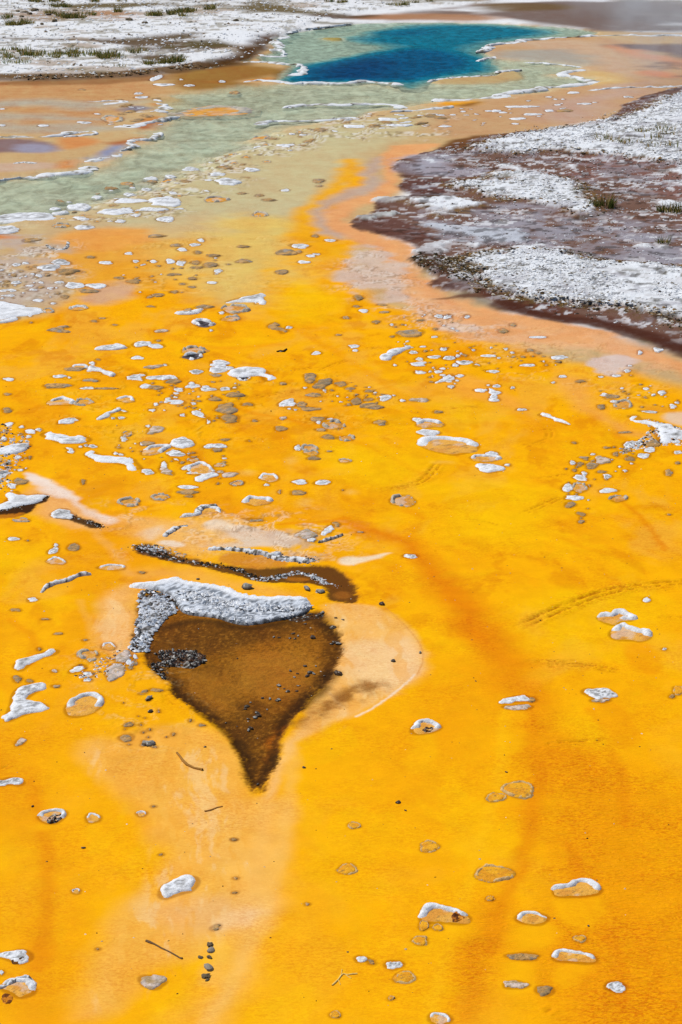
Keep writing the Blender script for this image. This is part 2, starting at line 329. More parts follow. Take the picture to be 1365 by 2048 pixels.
# ------------------------------------------------------------------ sinter crusts: outlines measured on the flat
# kind: w white slab, g low grey-tan plate, p pale pinkish plate, r ring, c half-moon with raised far rim,
#       t faint drowned ring, d dark wet heart with white rim
CRUST_TXT = '''
@M1
w P 0,65 60,75 150,95 215,105 235,125 190,140 110,150 60,165 0,165 -60,165 -60,60 | large grey-white sinter ledge at the left edge above the yellow flat
w P 0,185 60,165 120,155 110,170 40,190 0,193 -40,195 -40,185 | thin white crust strip along the foot of the left ledge
r 272 120 80 24
w 212 132 36 16
w 172 147 30 14
c 455 105 85 24
g P 265,232 330,210 410,205 400,215 345,225 400,240 360,247 300,237 | forked grey plate alone on the yellow flat at upper left
g 540 178 46 16
g 180 185 20 12
g 655 200 40 10
g 585 160 50 10
g 860 95 55 12
g 900 33 70 14
g 990 15 50 18
w P 1000,130 1060,122 1120,115 1170,108 1172,118 1110,138 1060,143 1005,138 | smooth white tongue-shaped slab left of the looped crusts
g 1075 113 50 16
g 1165 97 110 18
d 1160 193 122 42 | bowl-shaped white ring crust with grey-purple hollow
w 1202 230 26 12
g 903 288 40 12
p 918 234 80 18
w P 545,335 575,322 630,322 650,312 700,312 740,322 730,332 660,338 610,345 550,342 | long smooth white double slab, left of two white ovals
w 805 309 112 30 -6 | white oval slab, upper left of a touching pair
w 888 318 114 26 | white oval slab, lower right of a touching pair
w 783 386 72 22
g 558 396 28 12
w 527 418 40 22
c 455 440 100 26
w P 490,455 520,440 570,450 620,470 665,482 655,495 610,488 560,470 500,465 | narrow white crust bar slanting down to the right in the left crust field
w 340 495 90 20
w 397 503 22 10
w 50 507 70 20
g 45 594 50 14
p 875 441 100 20 -4
w 940 428 32 14
r 1108 346 165 32 | tan ring crust lying on top of a dark-centred oval
d 1098 378 122 38 -6 | dark-centred oval with white rim under the tan ring
w 1245 420 110 36 | white slab, upper of two stacked near the C-shaped crust
w 1240 455 95 36 | white slab, lower of two stacked near the C-shaped crust
w 1305 445 50 20
g 1230 487 60 22
w 1120 467 80 26
w P 710,505 745,480 835,472 835,490 800,500 830,520 770,510 | ragged white crust with torn lower edge in the left crust field
w 925 500 180 24 | long white bar to the right of the ragged crust
g 985 520 90 24
w 825 548 64 26
g 890 555 90 26
w 500 565 80 16
g 600 566 150 10
c 350 640 150 50 | wide amber plate with white left rim, left of a pair
r 480 640 120 34 | wide amber plate with thin grey rim, right of a pair
c 720 625 108 30
w 1000 642 125 32
w 920 645 26 14
w 890 655 30 20
w 867 685 40 22
w 1102 653 32 18
w 1040 718 46 18
w 1130 712 90 30 25
w 1188 752 24 36
w 1020 567 56 26
w 1100 550 90 20
w 1185 572 110 26
w 1283 570 70 22
w 1172 556 48 14
w 1003 587 40 12
w P 552,735 580,715 640,695 660,675 695,680 690,692 650,705 610,740 560,745 | white crust bar slanting up to the right with a knob
w 702 698 50 24
w 692 735 46 16
w 645 737 30 12
w P 325,760 350,742 430,730 465,740 430,760 330,770 | straight white loaf-shaped slab lying alone at left
g 42 685 60 30
w 55 765 50 26 -15
w 175 805 60 30
w 222 796 42 20
w P 230,820 265,805 300,825 360,825 400,840 480,830 528,850 500,870 400,880 330,870 290,850 240,832 | long lumpy white ridge, upper of two at left
w 527 890 52 22
w 490 885 24 16
w 460 893 24 12
p P 830,820 860,785 930,785 945,800 900,820 860,832 | lobed pale grey crust above the joined slabs
w 845 780 32 14
r 728 822 66 24
w 705 850 48 32
g 1290 680 130 60
g 1310 735 120 50
g 1225 628 80 22
g 1330 605 70 26
g 330 550 180 26
g 520 518 100 18
g 430 450 120 22
@M4
w P -40,170 0,170 60,140 130,130 190,140 150,170 90,190 0,200 -40,200 | rough white crust heap at the left edge, uppermost
w P -40,290 0,290 50,280 60,300 20,340 -40,350 | rough white crust lump at the left edge, lowest of the upper heap
w P 40,410 100,400 120,430 270,418 270,440 190,462 130,492 0,515 -40,515 -40,490 0,485 60,440 | knobbly white crust overhanging dark brown mud at the left edge
w P 475,190 530,175 570,200 640,210 770,220 775,240 815,275 790,285 720,260 640,245 560,230 500,215 | long lumpy white ridge, lower of two at left
w P 280,540 330,505 385,505 400,525 440,545 420,560 350,560 300,556 | white crust head of a dark brown bar
w P 950,150 1000,112 1045,104 1112,126 1110,155 1050,165 980,160 | grey-topped slab, right half of the largest joined pair
c P 798,190 830,162 900,148 960,145 975,160 920,185 880,200 820,205 | white-rimmed tan plate, left half of the largest joined pair
g 840 137 80 24
w P 1153,155 1185,143 1260,135 1298,152 1280,165 1220,160 1165,165 | white slab with ragged lower edge right of the joined pair
g 1240 172 70 22
w 845 295 80 34
p 945 292 90 36 20
w P 945,185 975,175 1000,168 1050,185 1050,205 1010,210 955,205 | white crust with a pinched waist in the middle left
w 935 258 42 44 15
c 1140 280 160 66 | looped crust ring with broken white rim, middle left
w 1060 268 60 24 -20
w 1120 300 110 24
w P 1105,345 1120,318 1200,295 1245,305 1235,325 1175,335 1140,358 | bright white wedge slab slanting up to the right
p 1310 311 85 30 -8
p 1255 294 46 16
w 1070 383 125 24
g 1070 412 120 26
r 912 441 108 36 | pale oval ring, alone above the pink wash
w 660 190 36 16
w 690 196 36 14
w P 360,155 420,160 425,180 410,195 370,180 400,175 | hook-shaped small white crust between the two lumpy ridges
w 70 375 50 36
g 120 350 80 40
w 80 675 75 24
g 160 686 22 8
w 305 745 76 34 -20
w 320 713 30 18
g 420 725 70 50
c 322 803 105 40
c 640 840 150 34
g 810 868 44 14
c 1190 520 150 44
p 1080 550 100 22
r 125 570 95 22
g 475 352 30 30
g 1280 115 70 14
g 1105 210 40 10
r 1255 258 80 18
r 1100 228 70 18
g 1080 435 60 14
r 740 470 130 46
r 1350 360 80 30
@M2
w P 30,68 110,45 210,22 250,40 258,80 230,82 205,66 120,66 40,74 | triangular white slab with dark lower edge, topmost of the yellow flat
c 230 75 60 20
r 90 112 165 42 | looped white-rimmed crust just under the triangular slab
r 65 165 110 30
w 45 108 50 18
w 12 130 40 16
g P 258,210 310,180 335,190 345,215 405,230 350,255 340,230 290,220 | forked brown plate beside a small white slab
w 393 213 40 18
w P 515,368 530,350 570,346 588,362 560,372 | white wedge slab alone in the open yellow, right of the forked plate
w 762 321 56 22 | white slab, larger of a pair in the open yellow
w 771 345 36 14 | white slab, smaller of a pair in the open yellow
w P 912,385 940,365 1000,335 1085,320 1080,335 1000,370 990,395 930,402 | grey-white crust bar slanting up to the right below the pink wash
w P 65,470 90,450 200,440 275,465 280,485 305,490 300,520 250,525 240,495 180,490 110,505 70,495 | large white C-shaped crust near the middle
d 140 506 82 24 | small dark eye-shaped pit in the mouth of the C-shaped crust
w 50 445 50 18
w 10 430 70 50
g 515 505 80 56
g 588 538 100 54 -20
g 540 600 90 24
w 598 576 24 12
g 690 540 70 38
g 742 566 60 18
g 845 580 50 18
w P 315,655 360,625 420,618 430,640 430,675 370,675 | angular white slab in the middle with grey plates on its right
g 462 655 60 38
g 520 682 105 24
w 395 681 24 10
w 430 687 24 10
g 780 635 70 42
w P 900,620 920,605 965,598 985,615 940,640 912,638 | pale grey-white crust in the middle grey patch
w 1040 630 36 18
g 865 668 130 30
g 850 628 60 18
p 1140 627 108 24
g 560 740 90 34
w 632 738 48 16
w 562 760 34 18
r 645 775 135 44 | tan plate with a white right tip in the middle
g 620 840 76 28
r 720 845 100 30 | low oval ring crust in the middle, nearest to the open yellow
g 575 802 70 18
g 915 757 80 32
g 160 655 80 22
g 90 605 110 28
g 1240 695 60 18
w 1125 740 66 26 | small white oval, topmost of the column of four
c 1195 765 150 44 | tan plate with white top edge, second of the column of four
w 1187 812 126 36 | white oval, third of the column of four
w 1098 353 62 18
w 1155 323 40 12
w 1270 336 40 20
w 1217 380 80 20
w 1305 388 75 24
w 1130 420 90 30
w 1135 392 50 20
w 1340 430 40 18
w 1353 408 24 12
w 1137 468 66 22
w 1197 463 22 12
w 1245 464 50 20
w 1268 448 36 14
w 1270 485 36 14
w P 1215,528 1260,505 1335,485 1335,500 1290,520 1230,533 | white crust bar slanting up to the right under the small-crust field
w 1318 552 30 20
w 997 428 24 12
w 1222 270 38 12
g 1170 347 24 14
w 818 121 56 20
g 940 132 60 12
w 1300 155 45 28
w 1245 152 50 24
g 1085 250 160 44
g 890 183 46 24
g 720 158 50 18
g 780 95 50 16
g 790 47 60 28
g 920 86 60 12
g 1145 178 50 12
g 1040 198 24 10
g 675 256 40 10
g 360 535 40 16
g 200 745 40 14
g 345 795 70 30
p 360 735 40 18
@M3
w 25 42 45 28
w 140 42 40 20
w 548 156 100 16
w 12 222 32 20
w 178 228 26 12
w 90 263 30 14
w 38 272 70 24
w 270 267 90 22
w 126 302 95 26
w 195 318 40 24
w 75 318 40 16
w 488 315 95 18
w 280 352 90 22
w 660 275 90 24
g 660 297 36 14
w 35 390 80 42
w 100 377 50 18
w 50 437 40 16
w 310 433 55 18
w 217 458 80 22
w P 245,440 300,455 340,465 335,480 300,485 340,515 290,525 258,515 280,480 | white S-shaped crust on the right yellow flat
w 262 428 20 12
w 400 444 30 14
w 452 566 64 18
w P 545,590 580,588 620,605 670,622 725,648 715,658 670,640 600,610 550,605 | thin white crooked stick-like crust slanting down on the right flat
w 683 385 50 16
w 632 417 26 12
g 790 410 60 16
g 345 125 60 26
g 400 88 40 20
g 500 235 60 16
g 545 250 40 14
g 460 272 30 14
w 1125 245 30 22
w 1065 320 30 16
w 1050 352 50 20
w 990 378 60 16
w 900 385 40 12
w 1075 378 20 12
w 1230 236 60 22
w 925 487 50 18
w 975 525 45 16
g 960 500 90 24
r 1030 545 110 46
g 905 552 50 30
w 1160 451 36 14
w 1250 473 50 26
w 1312 550 40 32
w 1172 582 116 12 3
w P 1050,605 1110,600 1130,625 1180,620 1240,640 1300,650 1365,680 1440,690 1440,750 1365,735 1310,720 1280,770 1240,765 1215,720 1190,660 1120,632 1060,612 | big lumpy grey-white crust heap at the right edge
w 1330 745 60 30
g 1195 758 90 40
w 1065 765 70 44 | squarish white crust with grey middle, left of a pair below the right heap
w 1116 760 46 34 | squarish white crust with grey middle, right of a pair below the right heap
g 988 820 36 32
g 1050 798 50 24
w 1180 795 60 36
w 1147 830 70 34
g 752 756 36 14
g 936 783 44 14
g 1040 697 85 10
w 1340 810 60 18
c P -142,750 -100,728 -20,722 60,732 150,742 195,752 216,775 190,800 150,815 60,830 -30,812 -90,790 -140,765 | large half-moon plate with white upper rim in the open yellow
w 285 815 82 24 | small white oval below the half-moon plate
c 245 845 160 38
w P 192,885 220,872 270,875 320,885 355,893 352,915 300,922 260,930 215,915 | blue-white bean-shaped slab below the half-moon plate
w 371 880 38 18
@M6
w 743 243 36 28
g 782 252 50 26
g 850 262 70 40
p 915 230 100 46
w 808 306 44 28
w 785 330 90 34 15
w P 675,400 685,370 720,355 745,365 745,400 710,415 | round white lump in the right-hand crust cluster
r 782 385 88 58
w 745 443 105 30
g 728 482 66 34
g 790 535 60 22 15
g 790 578 40 20
g 905 296 60 16
w 940 322 56 26
w P 890,400 910,390 960,388 1010,398 1000,408 950,410 930,420 895,415 | white crust lying above an oval ring, right side
r 1003 447 102 40 | oval ring crust with amber middle, right side
g 1070 222 60 26
w 1040 290 30 14
g 1288 300 44 44
g 1340 245 30 18
g 1290 537 30 10
g 805 214 60 10
@M5
w 443 160 44 32
r 510 165 100 38
r 522 190 92 28
g 532 218 70 26
r 713 234 78 22
g 625 179 36 10
c 282 330 112 50
w 266 370 36 14
w 455 353 95 28 | white oval slab, left of a level pair in the middle
w P 525,365 545,345 600,338 640,352 620,370 570,375 | white oval slab, right of a level pair in the middle
g 443 415 92 30
g 340 410 22 22
c 210 465 155 52
r 100 362 75 28
g 190 572 120 16
w P 560,655 600,630 620,600 650,620 640,645 600,668 | white boot-shaped crust above the dark-edged channel
g 662 600 45 32
w 520 690 60 20
p 495 662 130 46
w 1083 775 92 24 | white pebble-like crust at the end of the pale streak
r 1043 462 142 68 | round ring crust with dark rim and white lower left corner, alone in the yellow
g 700 400 14 8
g 800 640 40 8
g 165 125 30 12
@L1
w 187 453 62 28 | white oval below the thin curved ridge at left
g 92 514 64 18
g 333 648 50 16
w P 75,830 110,795 180,780 260,745 320,735 340,750 310,770 250,780 180,810 125,865 90,850 | white club-shaped crust at left, above the hooked crust
g 100 905 50 40
w P 25,1130 60,1060 70,990 110,950 170,935 245,940 250,960 200,985 150,1020 150,1040 180,1045 230,1040 275,1060 270,1080 200,1095 130,1115 40,1155 | large hooked grey-white crust at lower left
c P 365,1075 400,1030 470,995 540,985 590,1000 590,1050 540,1100 430,1130 380,1115 | half-moon with grey-white far rim right of the hooked crust
p 117 1263 60 36 -30
r 505 772 120 58
c 620 722 85 40
w 445 850 100 40 -15
w 500 884 78 36
w 500 916 58 20
p 655 870 130 80 -35
p 705 785 110 60 -25
w 770 785 28 28
w 735 818 36 40
g 320 948 50 20
g 170 918 40 20
g 820 985 60 24 -20
g 890 970 80 24
g 735 1172 60 30
g 720 1240 80 44
g 1085 1142 24 16
g 1150 1167 45 18
g 988 1222 22 20
g 225 735 26 18
g 485 686 32 12
g 260 565 50 10
p 310 860 40 16
r 1030 200 60 18
@L3
c P 915,300 950,280 1000,290 1010,265 1070,262 1100,285 1127,300 1100,320 1040,320 1020,345 960,330 | white-capped lobed crust, upper of a touching pair on the right
c P 975,385 1030,340 1080,335 1120,365 1190,370 1213,400 1160,430 1090,420 1010,420 | amber flat crust with dark stain, lower of a touching pair on the right
w 1180 208 42 26 | small round grey-white pebble near the footprint trail
w 1272 464 26 12
w P 835,690 860,668 920,672 985,672 1010,690 1027,715 990,722 960,718 925,728 880,712 | angular white crust on the right yellow flat, right of two at one height
p 940 732 100 22
w P 408,745 440,720 490,708 555,703 570,720 560,735 500,738 440,748 | white crust on the right yellow flat, left of two at one height
g 585 728 46 26
p 512 766 165 26
c P -50,885 -20,838 40,830 115,862 110,880 60,900 0,908 -40,905 | white-rimmed crust with a black hollow beside the brown pool
t 515 1195 150 90
t 395 1235 100 45
t 1345 678 60 44
g 1312 710 30 22
@L4
w P -40,165 0,158 60,142 110,150 133,175 100,190 60,180 0,192 -40,195 | white lumpy crust cut by the left edge at lower left
c P 195,355 215,330 280,312 340,315 358,335 330,365 290,390 240,385 | white-arched crust with black gravel in its hollow at lower left
c 490 358 85 46 | small white arch with a pale tail right of the black gravel hollow
c 745 335 50 30
w P 830,770 850,715 900,690 950,675 990,662 1040,670 1050,700 1010,745 960,755 900,775 865,785 | grey-white tongue-shaped crust with dark tip, lone at lower left
c 402 744 46 26
g 1135 930 50 28 -20
p 802 1217 135 72 | greyish pink lumpy plate near the bottom left
w P -40,1070 0,1068 60,1058 120,1045 170,1070 172,1098 150,1110 110,1130 60,1110 0,1088 -40,1088 | white crust with a brown pit cut by the left edge near the bottom
c 105 1250 170 100 | half-moon plate in the bottom left corner
w 8 1170 28 24
g 1230 470 32 14
g 808 296 24 12
g 847 551 24 12
g 515 1045 20 12
@L5
t 705 134 60 34
t 670 362 98 52
t 1100 245 100 56
g 460 547 26 14
g 75 208 32 12
g 85 412 28 12
g 80 488 28 12
c P 1045,640 1060,570 1095,545 1180,555 1260,580 1325,620 1300,655 1240,655 1190,648 1100,650 | long arched crust with white rim and rusty lump at lower right
t 1072 662 50 50
t 1145 672 55 30
t 1052 742 82 44
w 742 836 70 30 | small white cap, left of two side by side near the bottom
g 797 852 40 24 25
w 915 865 92 48 | white pebble-like crust, right of two side by side near the bottom
t 970 932 118 58
c 1155 1150 115 70 | white curved crust cut by the bottom edge
t 607 1130 60 34
t 900 1042 30 20
@L6
c P 685,475 700,450 760,440 810,420 870,425 920,440 945,470 930,495 860,508 740,512 700,505 | broad white-capped crust with pinkish face at lower right
t 375 388 195 85
t 357 518 38 26
c P 485,625 510,595 550,583 610,593 665,612 660,635 620,660 560,655 510,645 | boat-shaped crust with white rim and amber hollow at lower right
g 530 822 180 36 | long dark grey bar-like crust near the lower right corner
c P 675,820 700,790 740,782 820,795 890,808 922,840 910,855 850,862 760,850 700,848 | wide crust with thin white far rim beside the dark grey bar
p 490 970 125 42
g 643 1000 95 50
w P 955,985 975,955 1030,952 1065,975 1070,1000 1030,1018 985,1005 | small rounded crust with white corner nearest the lower right corner
t 827 730 62 36
@R3
w P -60,365 0,365 120,355 210,368 215,385 130,390 0,395 -60,395 | long grey-white crust shelf at the left edge beside the shallow water
w P -40,420 0,418 50,410 75,430 60,445 0,446 -40,446 | blue-shadowed white crust at the left edge under the long shelf
w 320 388 65 18
w 330 420 80 14
w 310 335 90 26
w 455 358 140 22
w 605 352 110 14
w 510 315 130 24
w 650 320 120 36
r 845 312 95 20
w 885 245 95 24
w 645 388 75 20
r 240 415 65 14
w 470 397 45 12
w 530 375 40 10
w 1113 274 40 10
r 1015 369 60 18
g 1050 312 60 10
g 1012 295 36 12
g 1245 238 50 16
g 1247 258 26 8
g 945 287 40 8
g 615 456 65 14
w 710 507 46 14
w 762 487 44 12
w 785 470 30 12
g 772 517 36 14
g 690 491 50 10
g 835 532 55 12
w 503 521 36 10
w 530 551 28 14
w 415 557 56 14
g 355 535 40 12
w 600 553 30 14
w 665 553 36 18
w 708 558 40 22
g 765 560 40 18
g 820 570 60 20
w 852 592 34 16
g 770 580 50 12
w 828 635 44 10
g 752 620 38 10
g 680 603 60 10
g 715 640 30 10
g 618 686 42 12
g 680 674 34 12
g 750 652 30 10
g 525 632 55 18
g 470 617 40 14
w 240 558 80 24
w 190 582 80 26
w 290 648 80 28
w 375 648 90 18
g 350 668 80 14
w 235 634 40 12
g 270 595 100 22
w 128 668 50 14
w 115 648 36 12
w 65 636 36 12
w 35 668 70 14
w 35 690 50 10
w 200 660 30 12
w 150 706 40 12
w 208 715 26 10
g 255 690 30 14
r 305 735 70 16
w 1185 557 50 12
w 1213 532 36 12
w 1233 524 32 10
w 1170 493 85 16
g 1120 520 80 24
g 1165 517 30 14
g 1100 597 50 20
w 1290 470 50 10
g 1230 453 30 12
g 950 555 60 18
g 950 495 50 10
w 590 222 50 12
g 500 243 50 12
w 570 265 40 10
w 980 195 60 14
w 845 213 70 14
w 665 215 40 12
w 170 22 40 8
w 745 186 60 14
w 460 305 40 10
w 380 295 40 12
w 215 340 40 12
w 60 425 40 14
g 120 470 70 14
@R1
r P 640,440 740,425 830,405 840,412 960,415 990,432 940,442 780,448 700,445 | white arrow-shaped island with orange patches in the shallow water
w 740 334 44 8
w 707 310 20 6
w 867 318 30 9
w P 575,315 600,300 635,290 640,300 600,318 | white slanting crust sliver below the left gravel bank
w 640 331 80 10
w 555 380 60 9
w 168 491 44 8
w 8 489 30 8
r 440 466 92 24
g 915 358 50 12
w 540 365 40 7
w 10 425 30 6
g 320 350 30 5
@R2
w 640 433 50 8
w 665 439 40 6
w 510 435 24 6
w 735 417 130 6
w 780 447 75 7
w 725 464 60 9
w 845 432 40 8
w 880 409 34 7
w 940 362 50 7
w 985 405 50 7
w 1155 378 40 6
w 845 378 30 5
w 765 393 20 5
w 870 387 20 5
g 905 433 65 10
w 60 460 120 12
w 215 467 80 12
w 260 492 100 10
w 80 495 90 11
w 440 496 50 6
w 370 490 30 5
w 610 433 30 6
w 470 448 30 5
w 900 387 18 4
'''
# crumbs strewn inside a patch: region, outline, count, width range, height/width, kinds
SCATTER = [
 ('R3', [(60,350),(420,262),(600,225),(760,180),(900,100),(1000,60),(1250,20),(1365,30),(1200,100),(1060,160),(960,230),(800,300),(700,360),(450,400),(250,400)], 75, (18, 70), 0.22, 'wwgggr', 'on the terraced channel bank'),
 ('R3', [(0,560),(120,560),(250,640),(230,700),(0,700)], 38, (10, 36), 0.4, 'wwg', 'in the crumbly patch at the left edge'),
 ('R3', [(420,560),(900,520),(1000,560),(860,640),(560,720),(520,640)], 22, (12, 36), 0.35, 'ggw', 'on the speckled tan flat'),
 ('M1', [(860,520),(1365,520),(1365,780),(1200,760),(900,690)], 40, (14, 42), 0.4, 'wgg', 'in the left crust field'),
 ('M4', [(560,150),(900,120),(1300,200),(1330,400),(1000,280),(800,250)], 26, (12, 40), 0.4, 'wgg', 'near the joined slabs'),
 ('M4', [(0,30),(180,30),(200,200),(140,300),(0,260)], 24, (14, 46), 0.5, 'wwgg', 'in the heap at the left edge'),
 ('M2', [(480,480),(760,530),(1000,600),(900,680),(640,660),(480,610)], 26, (12, 36), 0.4, 'ggw', 'in the middle grey patch'),
 ('M2', [(880,180),(1200,120),(1365,150),(1365,560),(1220,540),(1080,440)], 34, (10, 34), 0.45, 'wwg', 'in the field under the gravel bank'),
 ('M3', [(0,180),(300,200),(700,260),(720,330),(300,340),(0,300)], 24, (10, 34), 0.45, 'wgg', 'in the field under the gravel bank'),
 ('M3', [(860,440),(1160,420),(1330,480),(1365,560),(1050,560)], 18, (12, 36), 0.4, 'wgg', 'right of the pink fan'),
 ('M6', [(700,200),(1100,120),(1200,220),(960,320),(800,600),(700,480)], 26, (12, 34), 0.5, 'wggg', 'in the right-hand crust cluster'),
 ('L1', [(440,820),(640,730),(780,760),(780,860),(560,930),(420,900)], 22, (10, 34), 0.6, 'wg', 'left of the brown pool'),
 ('L1', [(690,950),(900,950),(1000,1180),(900,1300),(700,1280)], 16, (10, 30), 0.6, 'gg', 'left of the brown pool'),
 ('R2', [(0,440),(420,440),(520,505),(0,505)], 22, (24, 80), 0.14, 'wg', 'in the pale shallows below the pool'),
 ('R2', [(450,400),(1000,390),(1100,430),(700,490),(500,490)], 16, (12, 36), 0.18, 'w', 'on the orange shallows below the pool'),
 ('R1', [(330,380),(660,380),(620,500),(300,500)], 16, (24, 60), 0.16, 'wg', 'in the left shallows'),
]
def ellipse_px(cx, cy, w, h, rot=0.0, n=22, jit=0.10):
    a = np.linspace(0, 2 * math.pi, n, endpoint=False)
    ph = rng.uniform(0, 6.28, 4)
    r = 1 + jit * (np.sin(2 * a + ph[0]) * 0.7 + np.sin(3 * a + ph[1]) * 0.8 + np.sin(5 * a + ph[2]) * 0.5)
    x = np.cos(a) * r * w / 2; y = np.sin(a) * r * h / 2
    t = math.radians(rot)
    return np.stack([cx + x * math.cos(t) - y * math.sin(t), cy + x * math.sin(t) + y * math.cos(t)], -1)
CRUSTS = []      # dicts: poly (world), kind, label, px centre, px size
def add_crust(reg, kind, ptspx, label=None, where=None):
    s = REG[reg][2]
    p = np.asarray(ptspx, float)
    full = np.stack([REG[reg][0] + p[:, 0] / s, REG[reg][1] + p[:, 1] / s], -1)
    wpx, hpx = np.ptp(full[:, 0]), np.ptp(full[:, 1])
    poly = ground_pt(full[:, 0], full[:, 1])
    CRUSTS.append(dict(poly=poly, kind=kind, label=label, u=full[:, 0].mean(), v=full[:, 1].mean(), w=wpx, h=hpx, where=where))
_r = None
for ln in CRUST_TXT.strip().splitlines():
    ln = ln.strip()
    if not ln: continue
    if ln[0] == '@': _r = ln[1:]; continue
    body, _, lab = ln.partition('|')
    tk = body.split()
    if tk[1] == 'P':
        p = np.array([[float(q) for q in t.split(',')] for t in tk[2:]])
        p = chaikin(p, 2)
    else:
        f = [float(q) for q in tk[1:]]
        p = ellipse_px(*f)
    add_crust(_r, tk[0], p, lab.strip() or None)
for reg, outl, cnt, (wa, wb), hw, kinds, where in SCATTER:
    o = np.array(outl, float); lo, hi = o.min(0), o.max(0); k = 0
    while k < cnt:
        c = rng.uniform(lo, hi)
        if sdf(o, np.array([c[0]]), np.array([c[1]]))[0] < 0: continue
        w = wa + (wb - wa) * rng.random() ** 2
        s = REG[reg][2]
        fu, fv = REG[reg][0] + c[0] / s, REG[reg][1] + c[1] / s
        if any(abs(q['u'] - fu) < 0.45 * (q['w'] + w / s) and abs(q['v'] - fv) < 0.45 * (q['h'] + w * hw / s) for q in CRUSTS):
            if rng.random() < 0.93: continue
        add_crust(reg, kinds[rng.integers(len(kinds))], ellipse_px(c[0], c[1], w, w * hw * rng.uniform(0.7, 1.2), rng.uniform(-8, 8)), None, where)
        k += 1
# ------------------------------------------------------------------ the ground surface: relief, mat colours
TRAILS = [
 ('L3', [(470,372),(560,330),(680,270),(800,225),(900,185),(980,163),(1060,145),(1200,128),(1365,116),(1500,105)], 0.045, 1.0),
 ('L3', [(530,524),(640,526),(740,526),(840,522)], 0.018, 0.9),
 ('L3', [(600,545),(720,548),(840,545),(930,560),(1060,582)], 0.03, 0.8),
 ('L3', [(600,985),(660,962),(720,948),(860,940),(980,930)], 0.02, 0.8),
 ('L3', [(1220,300),(1300,296),(1400,300)], 0.02, 0.6),
 ('M5', [(860,402),(960,395),(1080,375),(1150,345),(1195,315),(1210,280),(1260,235)], 0.035, 0.8),
 ('M2', [(370,472),(460,455),(560,430)], 0.03, 0.6),
 ('M2', [(560,470),(640,425),(740,392)], 0.03, 0.6),
 ('M2', [(180,612),(300,590),(480,570)], 0.04, 0.7),
 ('M2', [(820,330),(960,325),(1000,335)], 0.03, 0.6),
 ('M6', [(545,327),(640,318),(720,303)], 0.02, 0.8),
 ('M6', [(440,540),(560,490),(690,432)], 0.03, 0.6),
 ('M6', [(100,560),(220,572),(330,600)], 0.012, 0.7),
 ('M3', [(0,556),(160,552),(260,542)], 0.03, 0.5),
 ('M3', [(420,780),(520,765),(610,730)], 0.03, 0.5),
 ('M3', [(590,660),(615,700),(600,740)], 0.03, 0.5),
 ('L4', [(0,95),(40,85),(80,70)], 0.012, 0.6),
 ('M5', [(1200,750),(1260,742),(1330,740)], 0.008, 0.7),
 ('L6', [(640,1115),(700,1085)], 0.02, 0.5),
]
